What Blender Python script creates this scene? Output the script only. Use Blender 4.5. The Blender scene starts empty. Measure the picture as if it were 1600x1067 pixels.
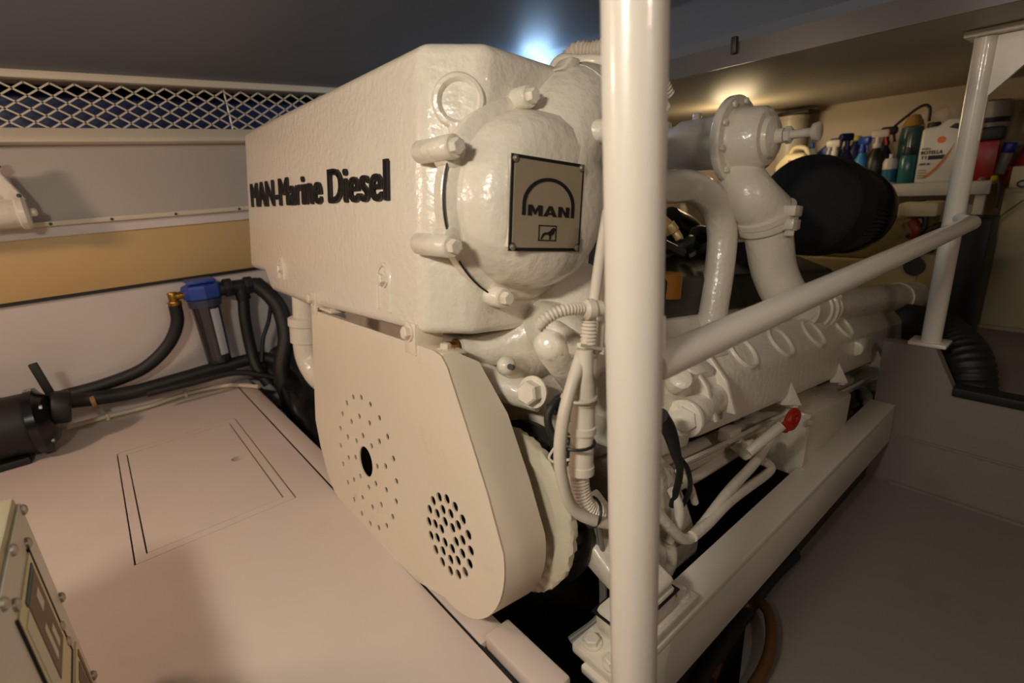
# Engine room of a motor yacht: a white painted marine diesel seen from its forward starboard corner.
# World frame: x to starboard, y aft (along the engine), z up, metres; the forward sole is z = 0.
import bpy, bmesh, math, random
from mathutils import Vector, Matrix
random.seed(7)
S = bpy.context.scene
COL = S.collection
PI = math.pi

# ------------------------------------------------------------------ camera, world, light, exposure
cam_data = bpy.data.cameras.new('camera')
cam = bpy.data.objects.new('camera', cam_data)
COL.objects.link(cam)
cam_rot = Matrix(((0.64061925, -0.18558864, 0.74509317),
                  (0.76459943, 0.24348851, -0.59674203),
                  (-0.07067308, 0.95198225, 0.29788439)))
cam.matrix_world = Matrix.Translation((0, 0, 0.68)) @ cam_rot.to_4x4()
cam_data.sensor_width = 36.0
cam_data.lens = 787.7 / 1600 * 36
cam_data.clip_start = 0.02
cam_data.dof.use_dof = True
cam_data.dof.focus_distance = 0.95
cam_data.dof.aperture_fstop = 3.2
S.camera = cam

world = bpy.data.worlds.new('world')
S.world = world
world.use_nodes = True
world.node_tree.nodes['Background'].inputs[0].default_value = (0.9, 0.85, 0.8, 1)
world.node_tree.nodes['Background'].inputs[1].default_value = 0.05

S.view_settings.view_transform = 'Standard'
S.view_settings.look = 'None'
S.view_settings.gamma = 1.0
S.view_settings.use_curve_mapping = False
S.view_settings.exposure = 0.36


def lamp(name, kind, loc, power, color, size=0.1, target=None, size_y=None, spot=None):
    d = bpy.data.lights.new(name, kind)
    d.energy = power
    d.color = color
    if kind == 'AREA':
        d.size = size
        if size_y:
            d.shape = 'RECTANGLE'
            d.size_y = size_y
    else:
        d.shadow_soft_size = size
    if spot:
        d.spot_size = spot
        d.spot_blend = 0.6
    o = bpy.data.objects.new(name, d)
    COL.objects.link(o)
    o.location = loc
    if target is not None:
        o.rotation_euler = (Vector(target) - Vector(loc)).to_track_quat('-Z', 'Y').to_euler()
    return o


# warm ceiling lamps forward of the engine, a cool work lamp behind it, a warm lamp right aft, an added fill to starboard
lamp('ceiling_lamp_forward', 'AREA', (-0.18, -0.52, 1.085), 9.5, (1.0, 0.92, 0.78), 0.22, (-0.75, 0.5, 0.40), 0.10)
lamp('ceiling_lamp_port', 'AREA', (-1.50, -0.95, 1.07), 6.5, (1.0, 0.69, 0.52), 0.20, (-1.35, 0.2, 0.25), 0.12)
lamp('fill_light_starboard', 'AREA', (0.62, 0.35, 1.09), 2.6, (1.0, 0.82, 0.70), 0.16, (-0.45, 1.2, 0.25), 0.10)  # added fill light, brightens the starboard side of the engine
lamp('work_lamp_aft', 'POINT', (-1.48, 1.385, 1.035), 2.6, (0.40, 0.66, 1.0), 0.06)
lamp('ceiling_lamp_aft', 'POINT', (-1.25, 2.35, 0.82), 3.2, (1.0, 0.76, 0.42), 0.09)


# ------------------------------------------------------------------ materials
def lin(c):
    return tuple(((v / 255) / 12.92 if v / 255 <= 0.04045 else ((v / 255 + 0.055) / 1.055) ** 2.4) for v in c) + (1,)


MATS = {}


def mat(name, rgb, rough=0.5, metal=0.0, bump=0.0, bscale=60.0, var=0.06, vscale=6.0, coat=0.0, trans=0.0,
        dirt=None, dirt_amt=0.0, dirt_scale=9.0, spec=0.5):
    if name in MATS:
        return MATS[name]
    m = bpy.data.materials.new(name)
    m.use_nodes = True
    nt = m.node_tree
    b = nt.nodes['Principled BSDF']
    N = nt.nodes.new
    tc = N('ShaderNodeTexCoord')
    base = lin(rgb)
    n1 = N('ShaderNodeTexNoise')
    n1.inputs['Scale'].default_value = vscale
    n1.inputs['Detail'].default_value = 5
    nt.links.new(tc.outputs['Object'], n1.inputs['Vector'])
    mx = N('ShaderNodeMix')
    mx.data_type = 'RGBA'
    mx.inputs['A'].default_value = tuple(max(0, v * (1 - var)) for v in base[:3]) + (1,)
    mx.inputs['B'].default_value = tuple(min(1, v * (1 + var)) for v in base[:3]) + (1,)
    nt.links.new(n1.outputs['Fac'], mx.inputs['Factor'])
    col = mx.outputs['Result']
    if dirt:
        n2 = N('ShaderNodeTexNoise')
        n2.inputs['Scale'].default_value = dirt_scale
        n2.inputs['Detail'].default_value = 8
        n2.inputs['Roughness'].default_value = 0.7
        nt.links.new(tc.outputs['Object'], n2.inputs['Vector'])
        r = N('ShaderNodeValToRGB')
        r.color_ramp.elements[0].position = 0.60
        r.color_ramp.elements[1].position = 0.80
        r.color_ramp.elements[1].color = (dirt_amt,) * 3 + (1,)
        nt.links.new(n2.outputs['Fac'], r.inputs['Fac'])
        m2 = N('ShaderNodeMix')
        m2.data_type = 'RGBA'
        nt.links.new(r.outputs['Color'], m2.inputs['Factor'])
        nt.links.new(col, m2.inputs['A'])
        m2.inputs['B'].default_value = lin(dirt)
        col = m2.outputs['Result']
    nt.links.new(col, b.inputs['Base Color'])
    b.inputs['Roughness'].default_value = rough
    b.inputs['Metallic'].default_value = metal
    b.inputs['Specular IOR Level'].default_value = spec
    b.inputs['Coat Weight'].default_value = coat
    b.inputs['Coat Roughness'].default_value = 0.08
    b.inputs['Transmission Weight'].default_value = trans
    if bump:
        n3 = N('ShaderNodeTexNoise')
        n3.inputs['Scale'].default_value = bscale
        n3.inputs['Detail'].default_value = 3
        nt.links.new(tc.outputs['Object'], n3.inputs['Vector'])
        bp = N('ShaderNodeBump')
        bp.inputs['Strength'].default_value = bump
        bp.inputs['Distance'].default_value = 0.004
        nt.links.new(n3.outputs['Fac'], bp.inputs['Height'])
        nt.links.new(bp.outputs['Normal'], b.inputs['Normal'])
        nt.links.new(bp.outputs['Normal'], b.inputs['Coat Normal'])
    MATS[name] = m
    return m


PAINT = mat('engine_paint', (226, 217, 200), 0.33, bump=0.55, bscale=65, coat=0.5, dirt=(150, 120, 84), dirt_amt=0.28)
PAINT_SMOOTH = mat('sheet_paint', (222, 208, 186), 0.42, bump=0.05, bscale=120, dirt=(150, 118, 84), dirt_amt=0.35, dirt_scale=14)
POST = mat('post_paint', (228, 220, 206), 0.3, bump=0.10, bscale=45, coat=0.4)
WHITE_HULL = mat('hull_gelcoat', (214, 204, 196), 0.2, bump=0.22, bscale=26, coat=0.5)
SOLE = mat('sole_paint', (212, 196, 184), 0.38, bump=0.06, bscale=30, dirt=(150, 118, 92), dirt_amt=0.25, dirt_scale=3)
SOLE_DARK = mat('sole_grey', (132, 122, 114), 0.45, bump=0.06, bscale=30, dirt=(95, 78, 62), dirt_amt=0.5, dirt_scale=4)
BEIGE = mat('beige_panel', (196, 164, 110), 0.55, bump=0.04, bscale=90)
GREYP = mat('grey_panel', (176, 166, 156), 0.5, bump=0.05, bscale=60)
TRIM = mat('cream_trim', (216, 204, 180), 0.45, bump=0.05)
CEIL = mat('ceiling_panel', (112, 120, 134), 0.52, bump=0.03, bscale=20, var=0.05)
BACKW = mat('bulkhead_paint', (206, 190, 166), 0.55, bump=0.05, bscale=40)
BLACK = mat('black_rubber', (26, 25, 24), 0.55, bump=0.1, bscale=80)
BLACKG = mat('black_gloss', (18, 18, 19), 0.22)
DARKM = mat('dark_metal', (62, 58, 54), 0.45, metal=0.5, bump=0.15)
INK = mat('black_ink', (20, 19, 19), 0.5)
STEEL = mat('worn_steel', (168, 160, 146), 0.35, metal=0.8, bump=0.05)
PLATE = mat('plate_metal', (172, 158, 134), 0.38, metal=0.35, bump=0.05, bscale=25, dirt=(110, 92, 66), dirt_amt=0.5)
BRASS = mat('brass', (176, 132, 62), 0.32, metal=0.9)
BLUE = mat('blue_plastic', (44, 74, 158), 0.35)
BILGE = mat('bilge_grime_shade', (52, 44, 36), 0.6, bump=0.3, bscale=15, dirt=(16, 13, 11), dirt_amt=0.9)  # grime in the bilge, painted shade on the bed web
CONDUIT = mat('painted_conduit', (212, 202, 184), 0.45, bump=0.1)
RED = mat('red_plastic', (186, 28, 22), 0.4)
CREAM_WHEEL = mat('cream_pulley', (208, 198, 172), 0.55, bump=0.4, bscale=70, dirt=(120, 100, 60), dirt_amt=0.5)


# ------------------------------------------------------------------ mesh helpers
class G:
    """Collects shapes in one bmesh."""

    def __init__(s):
        s.bm = bmesh.new()

    def merge(s, o):
        me = bpy.data.meshes.new('tmp')
        o.to_mesh(me)
        s.bm.from_mesh(me)
        bpy.data.meshes.remove(me)
        o.free()
        return s

    def box(s, c, d, bev=0.0, rot=None, seg=2):
        b = bmesh.new()
        bmesh.ops.create_cube(b, size=1)
        for v in b.verts:
            v.co = Vector((v.co.x * d[0], v.co.y * d[1], v.co.z * d[2]))
        if bev:
            bmesh.ops.bevel(b, geom=b.edges[:] + b.verts[:], offset=bev, segments=seg, affect='EDGES', profile=0.5)
        mtx = Matrix.Translation(c)
        if rot is not None:
            mtx = mtx @ rot.to_4x4()
        bmesh.ops.transform(b, matrix=mtx, verts=b.verts[:])
        return s.merge(b)

    def bb(s, x0, x1, y0, y1, z0, z1, bev=0.0):
        return s.box(((x0 + x1) / 2, (y0 + y1) / 2, (z0 + z1) / 2), (abs(x1 - x0), abs(y1 - y0), abs(z1 - z0)), bev)

    def prism(s, poly, axis, a, b, bev=0.0, seg=3):
        """poly in the two other axes (cyclic order y,z / x,z / x,y), extruded from a to b along axis."""
        t = bmesh.new()

        def co(p, h):
            return {'x': (h, p[0], p[1]), 'y': (p[0], h, p[1]), 'z': (p[0], p[1], h)}[axis]
        f0 = [t.verts.new(co(p, a)) for p in poly]
        f1 = [t.verts.new(co(p, b)) for p in poly]
        n = len(poly)
        t.faces.new(f0)
        t.faces.new(f1[::-1])
        for i in range(n):
            t.faces.new((f0[i], f1[i], f1[(i + 1) % n], f0[(i + 1) % n]))
        bmesh.ops.recalc_face_normals(t, faces=t.faces[:])
        if bev:
            bmesh.ops.bevel(t, geom=t.edges[:], offset=bev, segments=seg, affect='EDGES', profile=0.5)
        return s.merge(t)

    def lathe(s, prof, o, axis, n=32):
        """prof: list of (height along axis, radius)."""
        axis = Vector(axis).normalized()
        u = axis.orthogonal().normalized()
        w = axis.cross(u)
        o = Vector(o)
        t = bmesh.new()
        rings = []
        for h, r in prof:
            if r < 1e-6:
                rings.append([t.verts.new(o + axis * h)])
            else:
                rings.append([t.verts.new(o + axis * h + (u * math.cos(2 * PI * k / n) + w * math.sin(2 * PI * k / n)) * r) for k in range(n)])
        for a, b in zip(rings, rings[1:]):
            if len(a) == 1 and len(b) == 1:
                continue
            for k in range(n):
                k2 = (k + 1) % n
                if len(a) == 1:
                    t.faces.new((a[0], b[k], b[k2]))
                elif len(b) == 1:
                    t.faces.new((a[k], b[0], a[k2]))
                else:
                    t.faces.new((a[k], b[k], b[k2], a[k2]))
        if len(rings[0]) > 1:
            t.faces.new(rings[0])
        if len(rings[-1]) > 1:
            t.faces.new(rings[-1])
        bmesh.ops.recalc_face_normals(t, faces=t.faces[:])
        return s.merge(t)

    def cyl(s, a, b, r, n=24, bev=0.0):
        a, b = Vector(a), Vector(b)
        h = (b - a).length
        if bev:
            prof = [(0, 0), (0, r - bev), (bev * 0.3, r - bev * 0.3), (bev, r), (h - bev, r), (h - bev * 0.3, r - bev * 0.3), (h, r - bev), (h, 0)]
        else:
            prof = [(0, 0), (0, r), (h, r), (h, 0)]
        return s.lathe(prof, a, b - a, n)

    def tube(s, pts, r, n=12, spl=8, cap=True, closed=False):
        pts = spline([Vector(p) for p in pts], spl, closed) if spl else [Vector(p) for p in pts]
        L = [0]
        for a, b in zip(pts, pts[1:]):
            L.append(L[-1] + (b - a).length)
        t = bmesh.new()
        rings = []
        tan = [(pts[min(i + 1, len(pts) - 1)] - pts[max(i - 1, 0)]).normalized() for i in range(len(pts))]
        if closed:
            tan = [(pts[(i + 1) % len(pts)] - pts[i - 1]).normalized() for i in range(len(pts))]
        u = tan[0].orthogonal().normalized()
        for i, p in enumerate(pts):
            u = (u - tan[i] * u.dot(tan[i])).normalized()
            w = tan[i].cross(u)
            rr = r(L[i], L[-1]) if callable(r) else r
            rings.append([t.verts.new(p + (u * math.cos(2 * PI * k / n) + w * math.sin(2 * PI * k / n)) * rr) for k in range(n)])
        pairs = list(zip(rings, rings[1:])) + ([(rings[-1], rings[0])] if closed else [])
        for a, b in pairs:
            for k in range(n):
                t.faces.new((a[k], a[(k + 1) % n], b[(k + 1) % n], b[k]))
        if cap and not closed:
            t.faces.new(rings[0][::-1])
            t.faces.new(rings[-1])
        bmesh.ops.recalc_face_normals(t, faces=t.faces[:])
        return s.merge(t)

    def corrugated(s, pts, r, pitch=0.006, amp=0.10, n=12):
        p = spline([Vector(q) for q in pts], 24)
        tot = sum((b - a).length for a, b in zip(p, p[1:]))
        m = max(8, int(tot / pitch * 4))
        q = resample(p, m)
        return s.tube(q, lambda l, T: r * (1 + amp * math.sin(2 * PI * l / pitch)), n, 0)

    def hexbolt(s, o, axis, r, h=None, washer=True):
        """hex head standing on o, pointing along axis."""
        axis = Vector(axis).normalized()
        o = Vector(o)
        h = h or r * 0.8
        if washer:
            s.lathe([(0, 0), (0, r * 1.35), (r * 0.22, r * 1.35), (r * 0.22, 0)], o, axis, 20)
        s.lathe([(r * 0.2, 0), (r * 0.2, r), (r * 0.2 + h * 0.85, r), (r * 0.2 + h, r * 0.82), (r * 0.2 + h, 0)], o, axis, 6)
        return s

    def sphere(s, c, r, sc=(1, 1, 1), n=16):
        t = bmesh.new()
        bmesh.ops.create_uvsphere(t, u_segments=n, v_segments=max(6, n // 2), radius=r)
        for v in t.verts:
            v.co = Vector((v.co.x * sc[0] + c[0], v.co.y * sc[1] + c[1], v.co.z * sc[2] + c[2]))
        return s.merge(t)


def spline(p, k, closed=False):
    out = []
    n = len(p)
    segs = n if closed else n - 1
    for i in range(segs):
        if closed:
            a, b, c, d = p[i - 1], p[i], p[(i + 1) % n], p[(i + 2) % n]
        else:
            b, c = p[i], p[i + 1]
            a = p[i - 1] if i > 0 else b * 2 - c
            d = p[i + 2] if i + 2 < n else c * 2 - b
        for j in range(k):
            t = j / k
            out.append(0.5 * (2 * b + (c - a) * t + (2 * a - 5 * b + 4 * c - d) * t * t + (3 * b - a - 3 * c + d) * t ** 3))
    if not closed:
        out.append(p[-1])
    return out


def resample(p, m):
    L = [0]
    for a, b in zip(p, p[1:]):
        L.append(L[-1] + (b - a).length)
    out = []
    j = 0
    for i in range(m + 1):
        t = L[-1] * i / m
        while j < len(L) - 2 and L[j + 1] < t:
            j += 1
        d = L[j + 1] - L[j]
        out.append(p[j].lerp(p[j + 1], (t - L[j]) / d if d > 1e-9 else 0))
    return out


BASE = {}


def root_of(o):
    while o.parent:
        o = o.parent
    return o


def finish(me, ang=38):
    for p in me.polygons:
        p.use_smooth = True
    me.set_sharp_from_angle(angle=math.radians(ang))


def obj(name, g, m, parent=None, label=None, cat=None, group=None, kind=None, ang=38):
    """one mesh object; shapes are given in world (or engine) coordinates and moved to the thing's own origin."""
    if isinstance(g, G):
        me = bpy.data.meshes.new(name)
        g.bm.to_mesh(me)
        g.bm.free()
    else:
        me = g
    me.materials.clear()
    me.materials.append(m)
    finish(me, ang)
    o = bpy.data.objects.new(name, me)
    COL.objects.link(o)
    if parent:
        o.parent = parent
        off = BASE.get(root_of(parent).name)
        if off:
            me.transform(Matrix.Translation(-off))
    else:
        vs = [v.co for v in me.vertices]
        lo = [min(v[i] for v in vs) for i in range(3)]
        hi = [max(v[i] for v in vs) for i in range(3)]
        off = Vector(((lo[0] + hi[0]) / 2, (lo[1] + hi[1]) / 2, lo[2]))
        me.transform(Matrix.Translation(-off))
        o.location = off
        BASE[o.name] = off
    if label:
        o['label'] = label
    if cat:
        o['category'] = cat
    if group:
        o['group'] = group
    if kind:
        o['kind'] = kind
    return o


def thing(name, label, cat, loc, group=None):
    o = bpy.data.objects.new(name, None)
    COL.objects.link(o)
    o.empty_display_size = 0.05
    o.location = loc
    BASE[o.name] = Vector(loc)
    o['label'] = label
    o['category'] = cat
    if group:
        o['group'] = group
    return o


def struct(name, g, m, label, parent=None, cat=None):
    return obj(name, g, m, parent, label, cat, None, 'structure')


def baked(o):
    """apply the modifiers of o."""
    dg = bpy.context.evaluated_depsgraph_get()
    me = bpy.data.meshes.new_from_object(o.evaluated_get(dg))
    o.modifiers.clear()
    old = o.data
    o.data = me
    bpy.data.meshes.remove(old)


def curve_mesh(cu):
    o = bpy.data.objects.new('tmp', cu)
    COL.objects.link(o)
    dg = bpy.context.evaluated_depsgraph_get()
    me = bpy.data.meshes.new_from_object(o.evaluated_get(dg))
    bpy.data.objects.remove(o)
    bpy.data.curves.remove(cu)
    return me


def frame_matrix(o, right, up):
    right = Vector(right).normalized()
    up = Vector(up).normalized()
    nrm = right.cross(up)
    m = Matrix((right, up, nrm)).transposed().to_4x4()
    return Matrix.Translation(o) @ m


def text_mesh(body, o, right, up, width, height, depth=0.002, bold=0.0, shear=0.0):
    """lettering fitted into width x height, lower left corner at o."""
    cu = bpy.data.curves.new('t', 'FONT')
    cu.body = body
    cu.size = 1.0
    cu.shear = shear
    cu.extrude = 0.5
    cu.resolution_u = 4
    me = curve_mesh(cu)
    if bold:                                   # struck several times, slightly apart, for a heavy face
        b = bmesh.new()
        for k in range(4):
            m2 = me.copy()
            m2.transform(Matrix.Translation((bold * (k - 1.5) / 1.5, 0.35 * bold * (-1) ** k, 0)))
            b.from_mesh(m2)
            bpy.data.meshes.remove(m2)
        b.to_mesh(me)
        b.free()
    xs = [v.co.x for v in me.vertices]
    ys = [v.co.y for v in me.vertices]
    x0, y0 = min(xs), min(ys)
    sx = width / (max(xs) - x0)
    sy = height / (max(ys) - y0)
    for v in me.vertices:
        v.co = Vector(((v.co.x - x0) * sx, (v.co.y - y0) * sy, (v.co.z + 0.5) * depth))
    me.transform(frame_matrix(o, right, up))
    return me


def letter_meshes(body, o, right, up, width, height, depth, bold):
    """the same lettering cut into one mesh per character."""
    me = text_mesh(body, (0, 0, 0), (1, 0, 0), (0, 1, 0), width, height, depth)
    b = bmesh.new()
    b.from_mesh(me)
    todo = set(b.verts)
    isl = []
    while todo:
        st = [todo.pop()]
        cur = [st[0]]
        while st:
            v = st.pop()
            for e in v.link_edges:
                w = e.other_vert(v)
                if w in todo:
                    todo.discard(w)
                    cur.append(w)
                    st.append(w)
        isl.append([min(v.co.x for v in cur), max(v.co.x for v in cur), [v.index for v in cur]])
    isl.sort(key=lambda q: q[0])
    groups = []
    for i in isl:
        if groups and i[0] < groups[-1][1] - 1e-5:
            groups[-1][1] = max(groups[-1][1], i[1])
            groups[-1][2] += i[2]
        else:
            groups.append(i)
    b.free()
    out = []
    for g_ in groups:
        b = bmesh.new()
        keep = set(g_[2])
        for k in range(4):
            t = bmesh.new()
            t.from_mesh(me)
            t.verts.ensure_lookup_table()
            bmesh.ops.delete(t, geom=[v for v in t.verts if v.index not in keep], context='VERTS')
            for v in t.verts:
                v.co.x += bold * (k - 1.5) / 1.5
                v.co.y += 0.35 * bold * (-1) ** k
            m2 = bpy.data.meshes.new('s')
            t.to_mesh(m2)
            t.free()
            b.from_mesh(m2)
            bpy.data.meshes.remove(m2)
        m3 = bpy.data.meshes.new('letter')
        b.to_mesh(m3)
        b.free()
        m3.transform(frame_matrix(o, right, up))
        out.append(m3)
    bpy.data.meshes.remove(me)
    return out


def plate_mesh(outline, holes, thick):
    """flat sheet in local xy with real holes."""
    cu = bpy.data.curves.new('p', 'CURVE')
    cu.dimensions = '2D'
    cu.fill_mode = 'BOTH'
    cu.extrude = thick / 2
    for loop in [outline] + holes:
        sp = cu.splines.new('POLY')
        sp.points.add(len(loop) - 1)
        for q, p in zip(sp.points, loop):
            q.co = (p[0], p[1], 0, 1)
        sp.use_cyclic_u = True
    return curve_mesh(cu)


def circ(cx, cy, r, n=20, a0=0.0):
    return [(cx + r * math.cos(a0 + 2 * PI * k / n), cy + r * math.sin(a0 + 2 * PI * k / n)) for k in range(n)]


# ------------------------------------------------------------------ the setting
def rect(x0, x1, y0, y1):
    return [(x0, y0), (x1, y0), (x1, y1), (x0, y1)]


HX0, HX1, HY0, HY1 = -1.805, -1.163, -0.086, 0.236
me = plate_mesh(rect(-2.22, 1.3, -2.25, 0.312), [rect(HX0, HX1, HY0, HY1)], 0.03)
me.transform(Matrix.Translation((0, 0, -0.015)))
floor = struct('floor', me, SOLE, 'glossy white painted sole in front of the engine with an access hatch')
me = plate_mesh(rect(HX0 + .003, HX1 - .003, HY0 + .003, HY1 - .003), [rect(HX0 + .027, HX1 - .027, HY0 + .022, HY1 - .022)], 0.02)
me.transform(Matrix.Translation((0, 0, -0.011)))
obj('hatch_frame', me, SOLE, floor)
fh = (-1.4931, 0.1764, 0)
me = plate_mesh(rect(HX0 + .030, HX1 - .030, HY0 + .025, HY1 - .025), [circ(fh[0], fh[1], 0.016)], 0.02)
me.transform(Matrix.Translation((0, 0, -0.012)))
lid = obj('hatch_lid', me, SOLE, floor, 'flush white hatch lid with a finger hole')
obj('hatch_well', G().bb(HX0 - .02, HX1 + .02, HY0 - .02, HY1 + .02, -0.15, -0.13), BILGE, floor)
obj('sole_edge_strip', G().bb(-2.2, -0.53, 0.318, 0.366, -0.03, -0.001, 0.003), SOLE, floor)
obj('edge_seal', G().bb(-2.2, -0.39, 0.311, 0.319, -0.03, -0.004), BLACK, floor)
obj('edge_block', G().bb(-0.528, -0.388, 0.325, 0.372, -0.05, 0.014, 0.004), SOLE, floor)
obj('sole_riser', G().bb(-2.20, -0.36, 0.350, 0.364, -0.42, -0.031), BILGE, floor)
struct('floor_bilge', G().bb(-2.3, -0.30, 0.30, 3.1, -0.46, -0.40), BILGE, 'dark grimy bilge under the engine')
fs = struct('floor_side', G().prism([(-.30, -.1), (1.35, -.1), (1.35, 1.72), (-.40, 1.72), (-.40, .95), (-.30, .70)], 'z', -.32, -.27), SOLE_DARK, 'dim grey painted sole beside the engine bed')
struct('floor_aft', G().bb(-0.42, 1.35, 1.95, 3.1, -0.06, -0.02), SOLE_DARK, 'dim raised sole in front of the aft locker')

# step panel with a notch for the exhaust hose
n0, n1, n2 = (-0.2806, 1.7, 0.1694), (-0.2251, 1.7, 0.0582), (-0.088, 1.7, 0.0479)
g = G().prism([(-0.40, -0.42), (1.3, -0.42), (1.3, n1[2]), (n1[0], n1[2]), (n0[0], n0[2]), (-0.40, n0[2])], 'y', 1.70, 1.735)
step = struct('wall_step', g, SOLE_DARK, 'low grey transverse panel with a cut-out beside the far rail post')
obj('rubber_edge_trim', G().bb(n1[0] - .004, 1.3, 1.690, 1.742, n1[2] - .012, n1[2] + .014, 0.005), BLACK, step, 'black rubber strip on the cut-out edge')
obj('weld_seam', G().bb(-0.33, 1.3, 1.694, 1.701, -0.113, -0.107), SOLE_DARK, step)
obj('weld_seam', G().bb(-0.33, 1.3, 1.690, 1.701, -0.272, -0.262), SOLE_DARK, step)

# hull side on the left
wl = struct('wall_left', G().bb(-2.30, -2.21, -2.3, 3.1, -0.42, 0.46), WHITE_HULL, 'glossy white hull side above the forward sole')
obj('beige_panel', G().bb(-2.24, -2.195, -2.3, 3.0, 0.437, 0.625, 0.002), BEIGE, wl, 'flat mustard beige lining panel')
obj('shadow_gap', G().bb(-2.24, -2.2, -2.3, 3.0, 0.426, 0.437), BLACK, wl)
g = G().prism([(-2.19, 0.66), (-2.215, 0.905), (-2.26, 0.905), (-2.26, 0.66)], 'y', -2.3, 3.0)
obj('grey_panel', g, GREYP, wl, 'plain grey lining panel below the grille')
tr = struct('trim_1', G().prism([(-2.172, 0.655), (-2.168, 0.670), (-2.26, 0.672), (-2.26, 0.655)], 'y', -2.3, 3.0, 0.002), TRIM,
            'narrow cream ledge with screws along the hull lining')
for p in [(-2.17, -0.0732, 0.6854), (-2.17, 0.0818, 0.6813), (-2.17, 0.2646, 0.6782), (-2.17, 0.4705, 0.6725)]:
    obj('screw', G().lathe([(0, 0), (0, .005), (.002, .004), (.003, 0)], (-2.170, p[1], 0.6625), (1, 0, .1), 10), DARKM, tr)
obj('white_strip', G().bb(-2.24, -2.188, -2.3, 3.0, 0.622, 0.6545), WHITE_HULL, tr)
struct('trim_2', G().prism([(-2.16, 0.902), (-2.17, 0.918), (-2.195, 0.945), (-2.30, 0.945), (-2.30, 0.896), (-2.18, 0.896)], 'y', -2.3, 3.0, 0.003), TRIM,
       'cream ledge under the expanded metal grille')
struct('trim_3', G().bb(-2.30, -2.19, -2.3, 3.0, 1.083, 1.105, 0.002), TRIM, 'cream strip between grille and ceiling')
# vent recess behind the grille
g = G().bb(-2.56, -2.54, -2.3, 3.0, 0.90, 1.16).bb(-2.56, -2.28, -2.3, 3.0, 0.895, 0.905).bb(-2.56, -2.28, -2.3, 3.0, 1.105, 1.16)
struct('wall_vent', g, mat('vent_duct', (40, 56, 104), 0.35, bump=0.3, bscale=12), 'dark bluish air duct behind the grille')
gr = thing('vent_grille', 'cream expanded metal grille with diamond openings under the ceiling', 'grille', (-2.205, 0.2, 0.945))
g = G()
w, h, z0 = 0.060, 0.0375, 0.943
rows = 8
for i in range(-24, 34):
    for j in range(rows):
        zb = z0 + j * h / 2
        if zb + h / 2 > 1.092:
            continue
        ya = i * w + (j % 2) * w / 2
        for sgn in (-1, 1):
            a = Vector((-2.205, ya, zb))
            b = Vector((-2.209, ya + sgn * w / 2, zb + h / 2))
            d = b - a
            g.box((a + b) / 2, (0.003, d.length + .003, 0.0048), 0, Matrix.Rotation(math.atan2(d.z, d.y), 3, 'X'))
obj('expanded_mesh', g, TRIM, gr)
ry = (-2.24, 0.524, 1.0163)
obj('grille_stay', G().cyl((-2.235, ry[1], 0.90), (-2.235, ry[1] - .004, 1.10), 0.004, 8), STEEL, gr)

# ceiling and aft soffit
g = G().prism([(-2.3, 1.105), (1.36, 1.105), (1.38, 1.100), (1.46, 1.022), (1.46, 1.14), (-2.3, 1.14)], 'x', -2.6, 1.35)
struct('ceiling', g, CEIL, 'smooth dark grey ceiling panels reflecting the lamps')
sof = struct('ceiling_aft', G().bb(-2.3, 1.35, 1.485, 3.1, 0.945, 1.003, 0.002), mat('soffit', (178, 168, 150), 0.48, bump=0.04, bscale=20), 'lower pale soffit behind the ceiling edge')
obj('soffit_face', G().bb(-2.3, 1.35, 1.478, 1.484, 0.946, 1.002), mat('soffit_edge', (92, 90, 88), .3), sof)
lp = (-0.7796, 1.478, 0.9929)
obj('hatch_latch', G().bb(lp[0] - .008, lp[0] + .008, 1.462, 1.478, lp[2] - .02, lp[2] + .022, .003), DARKM, sof)
struct('wall_back', G().bb(-2.3, 1.35, 3.05, 3.1, -0.42, 1.14), BACKW, 'plain cream bulkhead behind the bottle shelf')
struct('wall_right', G().bb(1.30, 1.35, -2.3, 3.1, -0.42, 1.14), BACKW, 'cream bulkhead to starboard')
struct('wall_front', G().bb(-2.3, 1.35, -2.35, -2.3, -0.42, 1.14), BACKW, 'cream bulkhead forward')

# ------------------------------------------------------------------ engine bed
bed = thing('engine_bed', 'long white steel engine bed beam beside the dim sole', 'beam', (-0.48, 1.05, -0.40))
obj('top_flange', G().bb(-0.408, -0.345, 0.412, 1.695, -0.030, -0.015, 0.003), POST, bed)
obj('side_lip', G().bb(-0.3575, -0.3455, 0.412, 1.695, -0.135, -0.020, 0.003), POST, bed)
obj('web', G().bb(-0.40, -0.39, 0.43, 1.69, -0.40, -0.03), BILGE, bed)  # dark colour stands in for the shade under the bed lip

# ------------------------------------------------------------------ guard rail
RX0, RX1 = (-0.2882, 0.4426, 0.4917), (-0.2578, 1.686, 0.5061)
rail = thing('guard_rail', 'white tubular guard rail with a thick foreground post along the engine', 'rail', (-0.295, 0.391, -0.27))
obj('post', G().cyl((-0.295, 0.391, -0.27), (-0.295, 0.391, 1.105), 0.0278, 40), POST, rail, 'thick round white post nearest the camera')
p2 = (-0.30, 1.736)
obj('post', G().cyl((p2[0], p2[1], n0[2] - .01), (p2[0], p2[1], 0.93), 0.0225, 28), POST, rail, 'thin round white post at the far end')
obj('base_plate', G().bb(p2[0] - .045, p2[0] + .04, 1.703, 1.775, n0[2], n0[2] + .010, 0.002), POST, rail)
a, b = Vector(RX0), Vector(RX1)
d = (b - a).normalized()
g = G().tube([a - d * .03, a + d * 0.2, a.lerp(b, .6), b - d * .03, b], 0.0185, 20, 4)
g.sphere(b, 0.0185)
obj('rail', g, POST, rail)
sa, sb = (-0.2914, 0.4317, 0.5447), (-0.2743, 0.404, 0.4466)
obj('rail_end_plate', G().box(((sa[0] + sb[0]) / 2, (sa[1] + sb[1]) / 2, (sa[2] + sb[2]) / 2), (.005, .009, sa[2] - sb[2]), .001, Matrix.Rotation(math.radians(-38), 3, 'Z')), POST, rail)
g = G()
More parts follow.
